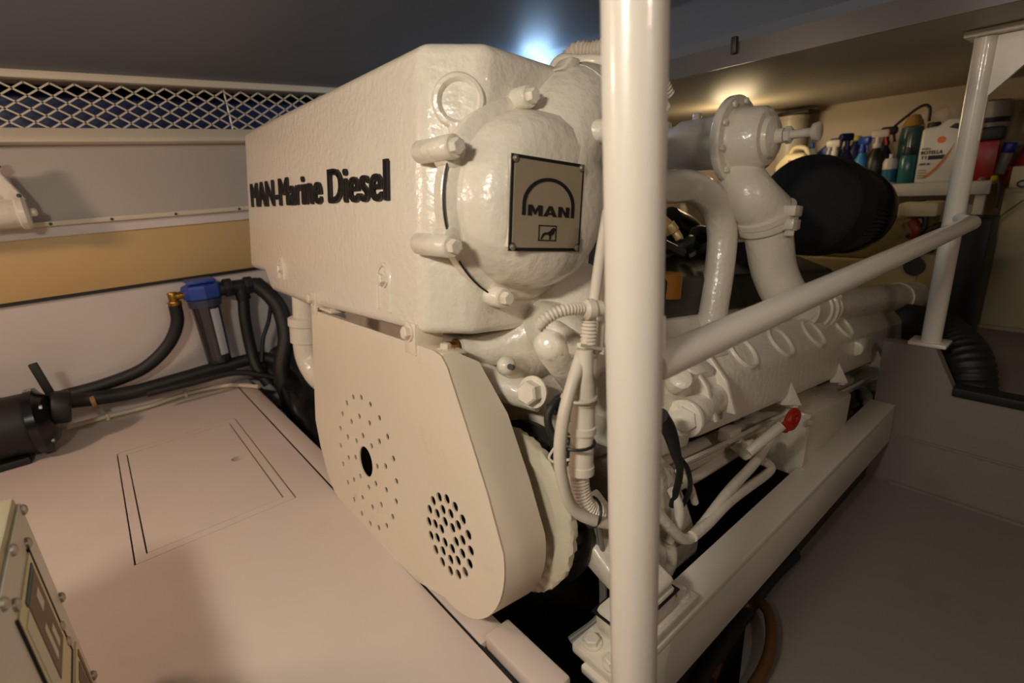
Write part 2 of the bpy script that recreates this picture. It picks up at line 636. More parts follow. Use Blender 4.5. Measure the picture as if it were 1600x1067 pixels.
c0, c1 = Vector((p2[0], p2[1], b.z + .012)), b + Vector((0, 0, .004))
g.tube([c0, c1], 0.014, 12, 0)
obj('rail_bracket', g, POST, rail)
g = G().prism([(p2[0] - .022, 0.93), (p2[0] + .30, 0.93), (p2[0] + .30, 0.915), (p2[0] + .12, 0.905), (p2[0] + .022, 0.80), (p2[0] + .022, 0.70), (p2[0] - .01, 0.70)], 'y', 1.728, 1.744)
g.bb(p2[0] - .035, p2[0] + .34, 1.69, 1.785, 0.930, 0.942)
obj('gusset_plate', g, POST, rail, 'flat triangular gusset under the soffit')

# ------------------------------------------------------------------ the engine (own frame: x to starboard, y aft, z up, tilted 7.9 degrees)
eng = thing('marine_diesel_engine', 'large white painted marine diesel engine with black lettering on its tank', 'engine', (-1.1, 0.31374, 0.03072))
eng.rotation_euler = (math.radians(-7.9), 0, 0)
BASE[eng.name] = Vector((0, 0, 0))


def ep(name, g, m=PAINT, parent=eng, label=None, ang=38):
    return obj(name, g, m, parent, label, ang=ang)


# block, sump and flywheel housing
g = G().prism([(-.56, -.02), (.30, -.02), (.44, .12), (.52, .22), (.40, .40), (-.60, .40), (-.66, .22)], 'y', .29, 1.75, .012)
ep('engine_block', g)
ep('sump', G().prism([(-.40, -.02), (.24, -.02), (.16, -.24), (-.30, -.24)], 'y', .22, 1.6, .015), PAINT)

# expansion tank
g = G().prism([(-.627, .860), (.470, .862), (.462, .436), (-.18, .409), (-.45, .409), (-.505, .458), (-.668, .458)], 'y', 0.0, .33)
bmesh.ops.bisect_plane(g.bm, geom=g.bm.verts[:] + g.bm.edges[:] + g.bm.faces[:], plane_co=(.436, .034, .6), plane_no=(1, -1, 0), clear_outer=True)
bmesh.ops.holes_fill(g.bm, edges=[e for e in g.bm.edges if e.is_boundary], sides=0)
bmesh.ops.recalc_face_normals(g.bm, faces=g.bm.faces[:])
bmesh.ops.bevel(g.bm, geom=g.bm.edges[:], offset=.018, segments=5, affect='EDGES', profile=0.5, clamp_overlap=True)
assert not [e for e in g.bm.edges if e.is_boundary]
tank = ep('expansion_tank', g, PAINT, label='big rounded coolant tank across the front of the engine')
for p in [(-0.3328, 0, 0.4777), (0.2742, 0, 0.5058)]:
    x_, z_ = p[0], p[2] + .006
    U = [(x_ - .024, .0005, .455)] + [(x_ + .024 * math.cos(a), .0005, z_ + .024 * math.sin(a)) for a in [PI - PI * k / 10 for k in range(11)]] + [(x_ + .024, .0005, .455)]
    ep('pocket_rim', G().tube(U, .0045, 8, 0), PAINT, tank)
    ep('bolt', G().hexbolt((x_, .0, z_ - .002), (0, -1, 0), .011, .010), PAINT, tank)
for me in letter_meshes('MAN-Marine Diesel', (-.580, .0005, .644), (1, 0, 0), (0, 0, 1), .880, .064, .005, .0042):
    ep('letter', me, INK, tank, 'raised black letter')
p = (0.441, 0.0416, 0.7819)
g = G().lathe([(-.02, 0), (-.02, .042), (.001, .040), (.006, .036), (.007, .031), (.004, .027), (-.002, .024), (-.003, .0)], (.441, p[1], p[2]), (1, -.85, 0), 36)
g.tube([(.437, p[1] + .004, p[2] - .03), (.440, p[1] + .012, p[2] - .075)], .018, 14, 0)
ep('core_plug', g, PAINT, tank, 'round dished plug on the tank end')
for q in [(-0.8033, 0.03, 0.7208), (-0.8244, 0.03, 0.5718)]:
    ep('side_bolt', G().cyl((-.60, q[1], q[2]), (-.668, q[1], q[2]), .018, 16, .006), PAINT, tank)

# round end cover with the name plate
CY, CZ = .152, .645
g = G().lathe([(0, .156), (.020, .157), (.028, .150), (.032, .138), (.055, .133), (.078, .126), (.093, .112), (.101, .092), (.104, .06), (.105, 0)], (.447, CY, CZ), (1, 0, 0), 64)
lugs = [(0.5, 0.1289, 0.7951), (0.5, -0.0022, 0.7092), (0.5, -0.0047, 0.5768), (0.5, 0.0928, 0.4987)]
for q in lugs:
    g.cyl((.405, q[1], q[2]), (.497, q[1], q[2]), .0165, 24, .003)
    v = Vector((0, CY - q[1], CZ - q[2])).normalized() * .02
    g.cyl((.44, q[1] + v.y, q[2] + v.z), (.478, q[1] + v.y, q[2] + v.z), .021, 20, .006)
cover = ep('end_cover', g, PAINT, label='bulging round cover bolted to the tank end')
for q in lugs:
    ep('bolt', G().hexbolt((.496, q[1], q[2]), (1, 0, 0), .0108, .012), PAINT, cover)
g = G()
for a0, a1 in ((150, 205), (215, 262)):
    g.tube([(.474, CY + .157 * math.cos(math.radians(t)), CZ + .158 * math.sin(math.radians(t))) for t in range(a0, a1, 4)], .0016, 6, 0)
ep('gasket', g, INK, cover, 'dark cracked joint line')
# neck rising from the cover
g = G().tube([(.47, .19, .69), (.47, .215, .745), (.465, .25, .790), (.455, .30, .812), (.45, .40, .80)], lambda l, T: .082 - .018 * l / T, 28, 8)
g.tube([(.462, .262, .797), (.459, .276, .803)], .076, 28, 2)
ep('outlet_neck', g, PAINT, label='curved outlet neck rising from the round cover')
a = (0.53, 0.2208, 0.7544)
g = G().cyl(a, (a[0] + .05, a[1] + .05, a[2] + .008), .018, 16, .003)
g.cyl((a[0] + .03, a[1] + .03, a[2] + .006), (a[0] + .045, a[1] + .045, a[2] + .008), .023, 16, .003)
ep('sensor', g, PAINT)
ep('casting_nub', G().prism([(.20, .85), (.24, .85), (.24, .872), (.22, .872)], 'x', .46, .49, .004), PAINT)

# name plate
px_ = .552
q = [(0.552, 0.0529, 0.7039), (0.552, 0.1958, 0.701), (0.552, 0.1965, 0.572), (0.552, 0.053, 0.5744)]
y0 = (q[0][1] + q[3][1]) / 2
y1 = (q[1][1] + q[2][1]) / 2
z0 = (q[2][2] + q[3][2]) / 2
z1 = (q[0][2] + q[1][2]) / 2
WY, HZ = y1 - y0, z1 - z0
ep('plate_pad', G().bb(px_ - .020, px_ - .002, y0 + .004, y1 - .004, z0 + .004, z1 - .004, .004), PAINT, cover)
ep('plate_edge', G().bb(px_ - .002, px_, y0, y1, z0, z1), INK, cover)
cc = .012
outl = [(y0 + .005, z0 + cc), (y0 + cc * .9, z0 + cc * .9), (y0 + cc, z0 + .005), (y1 - cc, z0 + .005), (y1 - cc * .9, z0 + cc * .9), (y1 - .005, z0 + cc),
        (y1 - .005, z1 - cc), (y1 - cc * .9, z1 - cc * .9), (y1 - cc, z1 - .005), (y0 + cc, z1 - .005), (y0 + cc * .9, z1 - cc * .9), (y0 + .005, z1 - cc)]
plate = ep('name_plate', G().prism(outl, 'x', px_ - .001, px_ + .0015), PLATE, cover, 'worn metal maker plate with black border')
# plate children would be a fourth level, so its print belongs to the cover
def PY(u):
    return y0 + u * WY
def PZ(v):
    return z0 + v * HZ
fx = px_ + .0015
g = G()
ro, ri, cyc, czb = .365, .318, .505, .36
pts_o = [(PY(cyc + ro * math.cos(t)), PZ(.50 + .30 * math.sin(t))) for t in [PI * k / 28 for k in range(29)]]
pts_i = [(PY(cyc + ri * math.cos(t)), PZ(.50 + .262 * math.sin(t))) for t in [PI * k / 28 for k in range(29)]]
poly = [(PY(cyc + ro), PZ(.385))] + pts_o + [(PY(cyc - ro), PZ(.385)), (PY(cyc - ri), PZ(.385))] + pts_i[::-1] + [(PY(cyc + ri), PZ(.385))]
g.prism(poly, 'x', fx - .0005, fx + .0008)
ep('plate_arch', g, INK, cover)
Mg = [(0, 0), (0, 1), (.10, 1), (.17, .52), (.24, 1), (.34, 1), (.34, 0), (.245, 0), (.245, .58), (.185, .12), (.155, .12), (.095, .58), (.095, 0)]
Ag = [(.36, 0), (.485, 1), (.565, 1), (.69, 0), (.59, 0), (.572, .17), (.478, .17), (.46, 0)]
Ah = [(.495, .36), (.555, .36), (.525, .70)]
Ng = [(.72, 0), (.72, 1), (.81, 1), (.91, .42), (.91, 1), (1, 1), (1, 0), (.91, 0), (.81, .58), (.81, 0)]
for out_, hol_ in ((Mg, []), (Ag, [Ah]), (Ng, [])):
    f_ = lambda L_: [(u * WY * .58, v * HZ * .115) for u, v in L_]
    me = plate_mesh(f_(out_), [f_(h_) for h_ in hol_], .0012)
    me.transform(frame_matrix((fx + .0003, PY(.215), PZ(.385)), (0, 1, 0), (0, 0, 1)))
    ep('plate_letter', me, INK, cover)
bx0, bx1, bz0, bz1 = PY(.37), PY(.62), PZ(.115), PZ(.29)
t_ = .0016
g = G().bb(fx - .0005, fx + .0008, bx0, bx1, bz0, bz0 + t_).bb(fx - .0005, fx + .0008, bx0, bx1, bz1 - t_, bz1)
g.bb(fx - .0005, fx + .0008, bx0, bx0 + t_, bz0, bz1).bb(fx - .0005, fx + .0008, bx1 - t_, bx1, bz0, bz1)
lion = [(.13, .10), (.20, .10), (.28, .30), (.40, .40), (.58, .38), (.62, .28), (.60, .10), (.69, .10), (.72, .34), (.86, .44), (.90, .62), (.96, .70), (.94, .80), (.84, .86), (.74, .80), (.66, .66), (.52, .56), (.34, .54), (.24, .46), (.16, .26)]
g.prism([(bx0 + u * (bx1 - bx0), bz0 + v * (bz1 - bz0)) for u, v in lion], 'x', fx - .0005, fx + .0008)
ep('lion_emblem', g, INK, cover, 'small framed lion silhouette')
for u, v in ((.045, .045), (.955, .045), (.045, .955), (.955, .955)):
    ep('rivet', G().lathe([(0, .0052), (.002, .005), (.0038, .003), (.0042, 0)], (px_ - .0005, PY(u), PZ(v)), (1, 0, 0), 14), STEEL, cover)

# belt guard: sheet plate with punched holes and a folded flange
out = [(-.112, .402), (-.123, .122), (-.095, .06), (-.05, .0), (-.012, -.028), (.06, -.036), (.192, -.037), (.391, -.027)]
out += [(.497 + .133 * math.cos(math.radians(t)), .130 + .133 * math.sin(math.radians(t))) for t in range(-98, 18, 7)]
out += [(.586, .236), (.530, .322), (.479, .397), (.462, .411), (.44, .415)]
holes = [circ(.1747, .1241, .032, 28)]
for R_, n, off in ((.136, 20, .10), (.095, 12, .28), (.0545, 8, .2)):
    for k in range(n):
        t = off + 2 * PI * k / n
        holes.append(circ(.1747 + R_ * math.cos(t), .1241 + R_ * math.sin(t), .0062, 12))
for R_, n, off in ((.0615, 16, .1), (.041, 11, .3), (.0215, 6, .0)):
    for k in range(n):
        t = off + 2 * PI * k / n
        holes.append(circ(.488 + R_ * math.cos(t), .119 + R_ * math.sin(t), .0082, 14))
me = plate_mesh(out, holes, .003)
me.transform(Matrix(((1, 0, 0, 0), (0, 0, -1, .0015), (0, 1, 0, 0), (0, 0, 0, 1))))
guard = ep('belt_guard', me, PAINT_SMOOTH, label='cream sheet metal belt guard with rings of punched holes', ang=25)
g = G()
ring = out[2:]
t = bmesh.new()
def flange(ol, y1, th=.003):
    cx = sum(p[0] for p in ol) / len(ol)
    cz = sum(p[1] for p in ol) / len(ol)
    A = [t.verts.new((p[0], .0005, p[1])) for p in ol]
    B = [t.verts.new((p[0], y1(i), p[1])) for i, p in enumerate(ol)]
    inn = []
    for p in ol:
        v = Vector((cx - p[0], cz - p[1])).normalized() * th
        inn.append((p[0] + v.x, p[1] + v.y))
    C_ = [t.verts.new((p[0], .0005, p[1])) for p in inn]
    D_ = [t.verts.new((p[0], y1(i), p[1])) for i, p in enumerate(inn)]
    for i in range(len(ol) - 1):
        t.faces.new((A[i], A[i + 1], B[i + 1], B[i]))
        t.faces.new((C_[i], D_[i], D_[i + 1], C_[i + 1]))
        t.faces.new((B[i], B[i + 1], D_[i + 1], D_[i]))
nn = len(ring)
flange(ring, lambda i: .080 if i < nn - 3 else (.060 if i == nn - 3 else .033))
bmesh.ops.recalc_face_normals(t, faces=t.faces[:])
g.merge(t)
ep('guard_flange', g, PAINT_SMOOTH, guard, 'folded side of the guard')
g = G().bb(-.10, .44, .003, .02, .397, .402)
ep('guard_top_lip', g, PAINT_SMOOTH, guard)
for x in (-.075, .385):
    g = G().bb(x, x + .075, .004, .05, .408, .413, .001).bb(x, x + .005, .0, .05, .412, .450, .001).bb(x - .03, x + .004, -.004, .002, .395, .448, .002)
    g.hexbolt((x - .014, -.004, .432), (0, -1, 0), .011, .010)
    g.hexbolt((x + .05, .026, .413), (0, 0, 1), .009, .008)
    ep('guard_bracket', g, PAINT_SMOOTH, guard)
ep('guard_shadow_back', G().bb(-.05, .40, .070, .078, .0, .36), BLACK, guard, 'flat black sheet standing in for the shade behind the punched plate')  # black sheet, puts the guard's inner shade behind the holes as colour

# pulleys behind the guard
g = G().lathe([(0, 0), (0, .112), (-.005, .115), (-.005, .119), (0, .128), (.002, .138), (.006, .141), (.018, .138), (.02, .10), (.02, 0)], (.512, .108, .140), (0, 1, 0), 110)
r = random.Random(3)
for v in g.bm.verts:
    d = Vector((v.co.x - .512, 0, v.co.z - .140))
    if d.length > .136:
        v.co += d.normalized() * r.uniform(-.0035, .002)
ep('crank_pulley', g, CREAM_WHEEL, label='cream pulley wheel with flaking ragged rim')
g = G()
g.lathe([(0, 0), (0, .135), (.01, .135), (.014, .12), (.03, .12), (.034, .148), (.044, .148), (.046, .12), (.060, .12), (.060, 0)], (.495, .135, .125), (0, 1, 0), 40)
for k in range(24):
    a_ = 2 * PI * k / 24
    g.box((.495 + .130 * math.cos(a_), .160, .125 + .130 * math.sin(a_)), (.004, .05, .022), 0, Matrix.Rotation(-a_, 3, 'Y'))
ep('damper_pulley', g, DARKM)

# left side drain pipe with collar and elbow
g = G().tube([(-.405, .085, .43), (-.41, .085, .30)], .040, 24, 0).lathe([(0, .040), (.004, .050), (.05, .050), (.054, .054), (.075, .054), (.08, .046)], (-.41, .085, .255), (0, 0, 1), 28)
g.tube([(-.41, .085, .30), (-.41, .085, .24), (-.40, .09, .20), (-.36, .10, .165), (-.30, .11, .155), (-.22, .12, .15)], .043, 24, 6)
ep('drain_pipe', g, PAINT, label='white pipe with collar and elbow below the tank')

# front end: water pump, timing case and its bolts
g = G().sphere((.40, .30, .43), .17, (1.0, .75, .75), 32)
g.prism([(.12, .43), (.47, .43), (.50, .30), (.50, .20), (.42, .12), (.30, .1), (.10, .10)], 'y', .185, .28, .02, 4)
ep('timing_case', g)
a = (0.4093, 0.13, 0.3955)
g = G().tube([(0.3981, 0.075, 0.3977), (0.4042, 0.11, 0.3934), (0.4226, 0.16, 0.4003), (0.445, 0.2, 0.4236)], lambda l, T: .024 + .02 * l / T, 20, 6)
ep('pump_spigot', g)
ep('bolt', G().hexbolt((0.3977, 0.07, 0.4005), (-.2, -1, .05), .013, .016), BRASS)
g = G().sphere((0.3911, 0.2, 0.4263), .075, (1, .9, .7), 24)
g.tube([(0.4969, 0.1, 0.3883), (0.4794, 0.15, 0.3736), (0.4606, 0.22, 0.3769)], lambda l, T: .016 + .017 * l / T, 18, 5).sphere((0.4985, 0.1, 0.3887), .016)
g.tube([(0.4303, 0.22, 0.4429), (0.5167, 0.2, 0.4362), (0.5454, 0.22, 0.3953)], .045, 20, 5)
ep('water_pump', g, PAINT, label='cast water pump below the round cover')
ep('threaded_hole', G().cyl((0.5282, 0.083, 0.397), (0.5062, 0.107, 0.3873), .0048, 12), INK)
g = G().tube([(0.4001, 0.1, 0.3567), (0.4746, 0.12, 0.3434), (0.5298, 0.15, 0.3363)], .026, 16, 4)
ep('support_arm', g)
ep('bolt', G().hexbolt((0.5497, 0.115, 0.3569), (.25, -1, .1), .019, .020))
ep('bolt', G().hexbolt((0.5499, 0.13, 0.2451), (.2, -1, .1), .013, .016))
g = G().cyl((0.6, 0.1052, 0.4605), (0.63, 0.1426, 0.4318), .018, 16, .002).cyl((0.6, 0.0961, 0.4447), (0.58, 0.1853, 0.3652), .026, 18, .002).sphere((0.6, 0.0975, 0.4436), .026).sphere((0.6, 0.1052, 0.4605), .018)
ep('coolant_stub', g)

# wiring harness beside the foreground post
har = ep('wiring_harness', G().tube([(0.62, 0.1756, 0.6328), (0.64, 0.1436, 0.5713), (0.66, 0.1135, 0.5137), (0.66, 0.103, 0.4538), (0.66, 0.0953, 0.4013)], .0075, 10, 6)
         .tube([(0.62, 0.1856, 0.6199), (0.64, 0.1551, 0.5537), (0.66, 0.1329, 0.5038), (0.66, 0.1314, 0.4322), (0.66, 0.1259, 0.3961)], .0055, 10, 6), CONDUIT, label='bundle of painted conduits hanging beside the post')
ep('convoluted_conduit', G().corrugated([(0.66, 0.1031, 0.274), (0.66, 0.1089, 0.2403), (0.665, 0.1227, 0.2104), (0.68, 0.1563, 0.1889), (0.69, 0.2082, 0.1671)], .0155, .0055), CONDUIT, har)
ep('convoluted_conduit', G().corrugated([(0.66, 0.1072, 0.4883), (0.66, 0.1087, 0.4353)], .0105, .005), CONDUIT, har)
ep('convoluted_conduit', G().corrugated([(0.64, 0.032, 0.4817), (0.65, 0.0417, 0.4964), (0.66, 0.0618, 0.5054), (0.665, 0.1011, 0.505)], .0075, .0048), CONDUIT, har)
ep('cable_gland', G().lathe([(-.012, .009), (-.006, .014), (.004, .014), (.006, .011), (.016, .011)], (0.665, 0.1012, 0.5041), (.3, .9, .05), 16), CONDUIT, har)
ep('conduit', G().tube([(0.662, 0.0981, 0.4548), (0.672, 0.0711, 0.4173), (0.675, 0.0538, 0.3735), (0.675, 0.0493, 0.3258), (0.675, 0.0563, 0.2827), (0.675, 0.0792, 0.2323), (0.685, 0.1133, 0.203), (0.7, 0.1862, 0.1728)], .0085, 12, 8), CONDUIT, har)
A, B = Vector((0.672, 0.0884, 0.4536)), Vector((0.672, 0.0979, 0.2755))
dv = B - A
Ln = dv.length
prof = [(0, .011), (Ln * .18, .012), (Ln * .26, .016), (Ln * .36, .0165), (Ln * .365, .0195), (Ln * .42, .0195), (Ln * .425, .0165), (Ln * .60, .0165), (Ln * .605, .0190), (Ln * .66, .0190),
        (Ln * .665, .016), (Ln * .93, .0165), (Ln * .935, .018), (Ln, .018)]
ep('connector', G().lathe(prof, A, dv, 22), CONDUIT, har)
def cable_tie(c, r, nrm, m, head=True):
    nrm = Vector(nrm).normalized()
    u = nrm.orthogonal().normalized()
    w = nrm.cross(u)
    g = G().tube([Vector(c) + (u * math.cos(2 * PI * k / 18) * r[0] + w * math.sin(2 * PI * k / 18) * r[1]) for k in range(18)], .0022, 6, 0, closed=True)
    ep('cable_tie', g, m, har)
cable_tie((0.672, 0.0817, 0.3255), (.026, .026), dv, INK)
cable_tie((0.672, 0.0835, 0.3887), (.023, .023), dv, CONDUIT)
cable_tie((0.675, 0.1244, 0.2063), (.021, .021), (.3, 1, -.3), INK)
ep('cable_tie', G().box((0.68, 0.089, 0.4577), (.006, .045, .004), 0, Matrix.Rotation(-.25, 3, 'X')).box((0.68, 0.1153, 0.4493), (.008, .008, .008)), CONDUIT, har)
g = G().tube([(0.62, 0.1424, 0.361), (0.62, 0.0927, 0.3628), (0.62, 0.079, 0.3416), (0.63, 0.0836, 0.3178), (0.65, 0.0944, 0.3144)], .006, 10, 6)
g.tube([(0.6, 0.166, 0.3404), (0.6, 0.1293, 0.3548), (0.6, 0.1059, 0.3444)], .011, 10, 6)
ep('black_cable', g, BLACK, har)
g = G().tube([(0.62, 0.0953, 0.2935), (0.62, 0.0858, 0.281), (0.63, 0.0893, 0.2769), (0.65, 0.0968, 0.2866)], .002, 6, 6)
ep('thin_wire', g, CONDUIT, har)
g = G().tube([(0.64, 0.1779, 0.1476), (0.64, 0.1977, 0.0815), (0.64, 0.2132, 0.001), (0.64, 0.206, -0.0395), (0.62, 0.1589, -0.0724)], .006, 8, 6)
g.tube([(0.65, 0.1749, 0.1539), (0.65, 0.1944, 0.0768), (0.65, 0.2058, 0.0049), (0.65, 0.1985, -0.0324), (0.63, 0.1525, -0.0665)], .004, 8, 6)
ep('grey_hose', g, mat('grey_hose', (120, 116, 108), .5), har)

# hoses over the back of the tank
ep('convoluted_hose', G().corrugated([(.30, .36, .82), (0.3454, 0.36, 0.9289), (0.3839, 0.38, 0.9385), (0.4215, 0.4, 0.937), (0.4661, 0.44, 0.9179), (0.4733, 0.5, 0.8673)], .017, .007), CONDUIT)
ep('cream_hose', G().tube([(.30, .34, .82), (0.3385, 0.33, 0.9115), (0.4, 0.33, 0.9075), (0.4525, 0.34, 0.8967), (0.4934, 0.37, 0.8815), (0.5176, 0.44, 0.8275)], .011, 12, 8), PAINT)

# starboard bank: cylinder head, valve cover with filler bosses, gussets
FX = .66
a = (0.66, 0.5474, 0.3449)
ZF = a[2]
y_f, y_r = .30, 1.74
lowF = (0.66, 0.3654, 0.2459)
lowR = (0.66, 1.7026, 0.2393)
zl = (lowF[2] + lowR[2]) / 2
g = G().prism([(.44, zl - .02), (.60, zl - .03), (FX, zl), (FX + .004, zl + .012), (FX - .002, ZF), (.602, ZF + .060), (.585, ZF + .058), (.54, ZF + .01), (.44, ZF + .01)], 'y', y_f + .13, y_r, .007)
vc = ep('valve_cover', g, PAINT, label='long ribbed valve cover under the guard rail')
nrm = Vector((.060, 0, .058)).normalized()
for bx_ in [(0.63, 0.6248, 0.3615), (0.63, 0.807, 0.3599), (0.63, 1.0001, 0.3583), (0.63, 1.2126, 0.3571)]:
    o = Vector((.631, bx_[1], ZF + .029))
    g = G().lathe([(-.020, 0), (-.020, .045), (.003, .042), (.006, .039), (.005, .036), (-.004, .031), (-.005, 0)], o, nrm, 32)
    ep('filler_boss', g, PAINT, vc)
for c in [(0.668, 0.818, 0.2615), (0.668, 1.1283, 0.263), (0.668, 1.4684, 0.2566)]:
    t = bmesh.new()
    vv = [t.verts.new(q_) for q_ in ((FX - .004, c[1] - .028, c[2] - .03), (FX - .004, c[1] + .032, c[2] - .03), (FX - .004, c[1] + .004, c[2] + .034), (FX + .032, c[1] + .010, c[2] - .03))]
    for f_ in ((0, 1, 2), (0, 3, 1), (1, 3, 2), (2, 3, 0)):
        t.faces.new([vv[i_] for i_ in f_])
    bmesh.ops.recalc_face_normals(t, faces=t.faces[:])
    bmesh.ops.bevel(t, geom=t.edges[:], offset=.002, segments=2, affect='EDGES')
    g = G().merge(t)
    g.hexbolt((FX + .014, c[1] + .010, c[2] - .028), (.2, 0, -1), .009, .008)
    ep('gusset', g, PAINT, vc)
# front end of the bank
g = G().prism([(.40, zl - .03), (FX - .02, zl - .03), (FX - .01, ZF - .01), (.60, ZF + .07), (.40, ZF + .07)], 'y', y_f, y_f + .14, .01)
c = (0.68, 0.3607, 0.2987)
g.cyl((.672, c[1] - .004, c[2]), (.655, c[1] + .12, c[2] + .01), .029, 24, .004)
g.cyl((.672, c[1] - .010, c[2]), (.671, c[1] + .004, c[2]), .034, 24, .004)
ep('cylinder_head', g)
ep('bolt', G().hexbolt((.672, c[1] - .004, c[2]), (.35, -1, .15), .022, .018))
for yy in (c[1] + .050, c[1] + .118):
    g = G().prism([(.57, c[2] - .02), (.700, c[2] - .012), (.682, c[2] + .03), (.676, ZF + .0), (.612, ZF + .066), (.57, ZF + .06)], 'y', yy, yy + .012, .003)
    ep('rib', g)
g = G().box((0.62, 0.432, 0.3644), (.07, .075, .045), .008, Matrix.Rotation(.5, 3, 'Y')).box((0.6, 0.539, 0.3798), (.06, .06, .03), .006, Matrix.Rotation(.5, 3, 'Y'))
g.cyl((0.64, 0.3614, 0.3507), (0.665, 0.3433, 0.3714), .02, 18, .004).cyl((0.6, 0.4369, 0.3715), (0.62, 0.4263, 0.3932), .018, 18, .004)
ep('injector_clamp', g)
# rear end of the bank
g = G().lathe([(0, .07), (.02, .075), (.05, .07), (.06, .05), (.07, 0)], (0.58, 1.8618, 0.2419), (.5, .8, .1), 24)
ep('head_end_casting', g)
ep('thermostat_box', G().box((0.62, 1.4903, 0.2815), (.06, .10, .05), .012).cyl((0.66, 1.2487, 0.3087), (0.62, 1.4784, 0.3247), .022, 16, .005))
ep('end_plug', G().cyl((0.62, 1.8029, 0.2917), (0.6, 2.0244, 0.3039), .045, 20, .012))

# black terminal lead and painted strip beside the post
g = G().tube([(0.7, 0.233, 0.3383), (0.7, 0.2634, 0.3087), (0.7, 0.2888, 0.2668), (0.69, 0.328, 0.2121), (0.67, 0.35, 0.1356)], lambda l, T: .014 - .008 * min(1, l / T * 1.6), 12, 8)
g.tube([(0.69, 0.3221, 0.2427), (0.69, 0.354, 0.2102), (0.68, 0.387, 0.1591), (0.66, 0.4034, 0.1123)], .0045, 8, 6)
ep('black_cable', g, BLACK)

# pipes and cables along the starboard side
g = G()
for dz, xx in ((0, .645), (-.016, .63), (-.036, .61), (-.055, .60)):
    a = Vector((0.645, 0.5362, 0.2011)); b = Vector((0.645, 1.5976, 0.1901))
    a.x = b.x = xx; a.z += dz - .012; b.z += dz - .012
    g.tube([a - (b - a) * .12, a, a.lerp(b, .3) + Vector((0, 0, .006)), a.lerp(b, .6) - Vector((0, 0, .006)), b], .006 if dz else .0045, 8, 5)
ep('side_cables', g, CONDUIT)
ep('fuel_pipe', G().tube([(0.6, 0.3965, 0.1138), (0.6, 0.5241, 0.1014), (0.61, 0.7069, 0.1217), (0.6, 1.051, 0.1305), (0.58, 1.5846, 0.1262)], .013, 14, 6), PAINT)
ep('lower_block_rail', G().tube([(0.58, 0.4315, 0.1425), (0.58, 0.7627, 0.1372), (0.58, 1.7845, 0.1415)], .028, 16, 3), PAINT)
g = G().tube([(0.68, 0.6077, 0.1729), (0.718, 0.6547, 0.2336)], .0105, 14, 0)
dip = ep('dipstick_tube', g, PAINT)
c = Vector((0.722, 0.6928, 0.2389))
u, v = (Vector((0.722, 0.7341, 0.2515)) - c), (Vector((0.722, 0.7365, 0.2104)) - c)
u = u.normalized() * .021
v = (v - u.normalized() * v.dot(u.normalized())).normalized() * .015
ep('dipstick_handle', G().tube([c + u * math.cos(2 * PI * k / 20) + v * math.sin(2 * PI * k / 20) for k in range(20)], .0085, 10, 0, closed=True).cyl(c - u, c - u * 1.9, .0105, 12), RED, dip, 'red plastic loop handle')
g = G().cyl((0.63, 0.649, 0.1672), (0.66, 0.6649, 0.1411), .017, 16, .004).cyl((0.67, 0.6136, 0.1761), (0.68, 0.6336, 0.1818), .014, 14, .003).box((0.63, 0.6198, 0.1922), (.03, .05, .03), .006)
ep('pipe_union', g)
ep('return_pipe', G().tube([(0.665, 0.744, 0.1619), (0.67, 0.6712, 0.1281), (0.68, 0.5396, 0.1054), (0.685, 0.4306, 0.0668), (0.688, 0.3795, 0.0673), (0.685, 0.3376, 0.0976), (0.675, 0.2858, 0.1544)], .0105, 12, 8), PAINT)
ep('return_pipe', G().tube([(0.665, 0.7161, 0.1181), (0.67, 0.7542, 0.0952), (0.675, 0.7295, 0.0855), (0.688, 0.5405, 0.0918), (0.69, 0.45, 0.0741), (0.692, 0.3939, 0.0689)], .0105, 12, 8), PAINT)
ep('return_pipe', G().tube([(0.67, 0.344, 0.1686), (0.68, 0.3538, 0.139), (0.68, 0.3601, 0.1053), (0.67, 0.3549, 0.0637)], .009, 12, 8), PAINT)
ep('return_pipe', G().tube([(0.65, 0.3231, 0.123), (0.66, 0.3702, 0.0521), (0.66, 0.3894, 0.0037), (0.66, 0.373, -0.0233)], .0105, 12, 8), PAINT)
g = G().corrugated([(0.64, 0.3569, 0.1255), (0.64, 0.3823, 0.1558), (0.64, 0.4181, 0.1578)], .012, .006)
ep('braided_hose', g, STEEL)
g = G().tube([(0.66, 0.3756, 0.1916), (0.67, 0.4043, 0.1554), (0.67, 0.4304, 0.1142)], .007, 8, 6)
ep('grey_cable', g, CONDUIT)
# square side housing
a = (0.698, 0.8667, 0.0538)
b = (0.698, 1.1572, 0.1899)
hs = ep('side_housing', G().bb(.52, .698, a[1], b[1], a[2], a[2] + .150, .006), PAINT, label='square painted housing low on the engine side')
ep('housing_flange', G().bb(.55, .703, a[1] - .010, a[1] + .008, a[2] - .006, a[2] + .153, .002), PAINT, hs)
for q in ((0.703, 0.8558, 0.0675), (0.703, 0.8525, 0.1898), (0.698, 1.0837, 0.0412)):
    ep('bolt', G().hexbolt(q, (1, 0, 0), .007, .007), PAINT, hs)
for q in ((0.58, 1.6865, 0.0606), (0.56, 1.9377, 0.0739), (0.55, 2.1341, 0.0948)):
    ep('hose_end', G().sphere(q, .045, (1, 1.1, .9), 14), PAINT)
ep('black_cable', G().tube([(0.6, 1.5951, 0.102), (0.6, 1.6616, 0.0422), (0.6, 1.6144, 0.0042), (0.6, 1.5587, -0.0141)], .010, 8, 6), BLACK)
ep('looped_conduit', G().tube([(0.61, 1.0844, 0.1452), (0.61, 1.2648, 0.1141), (0.61, 1.4133, 0.1248), (0.6, 1.5019, 0.1566), (0.6, 1.5873, 0.1765)], .009, 10, 8), CONDUIT)

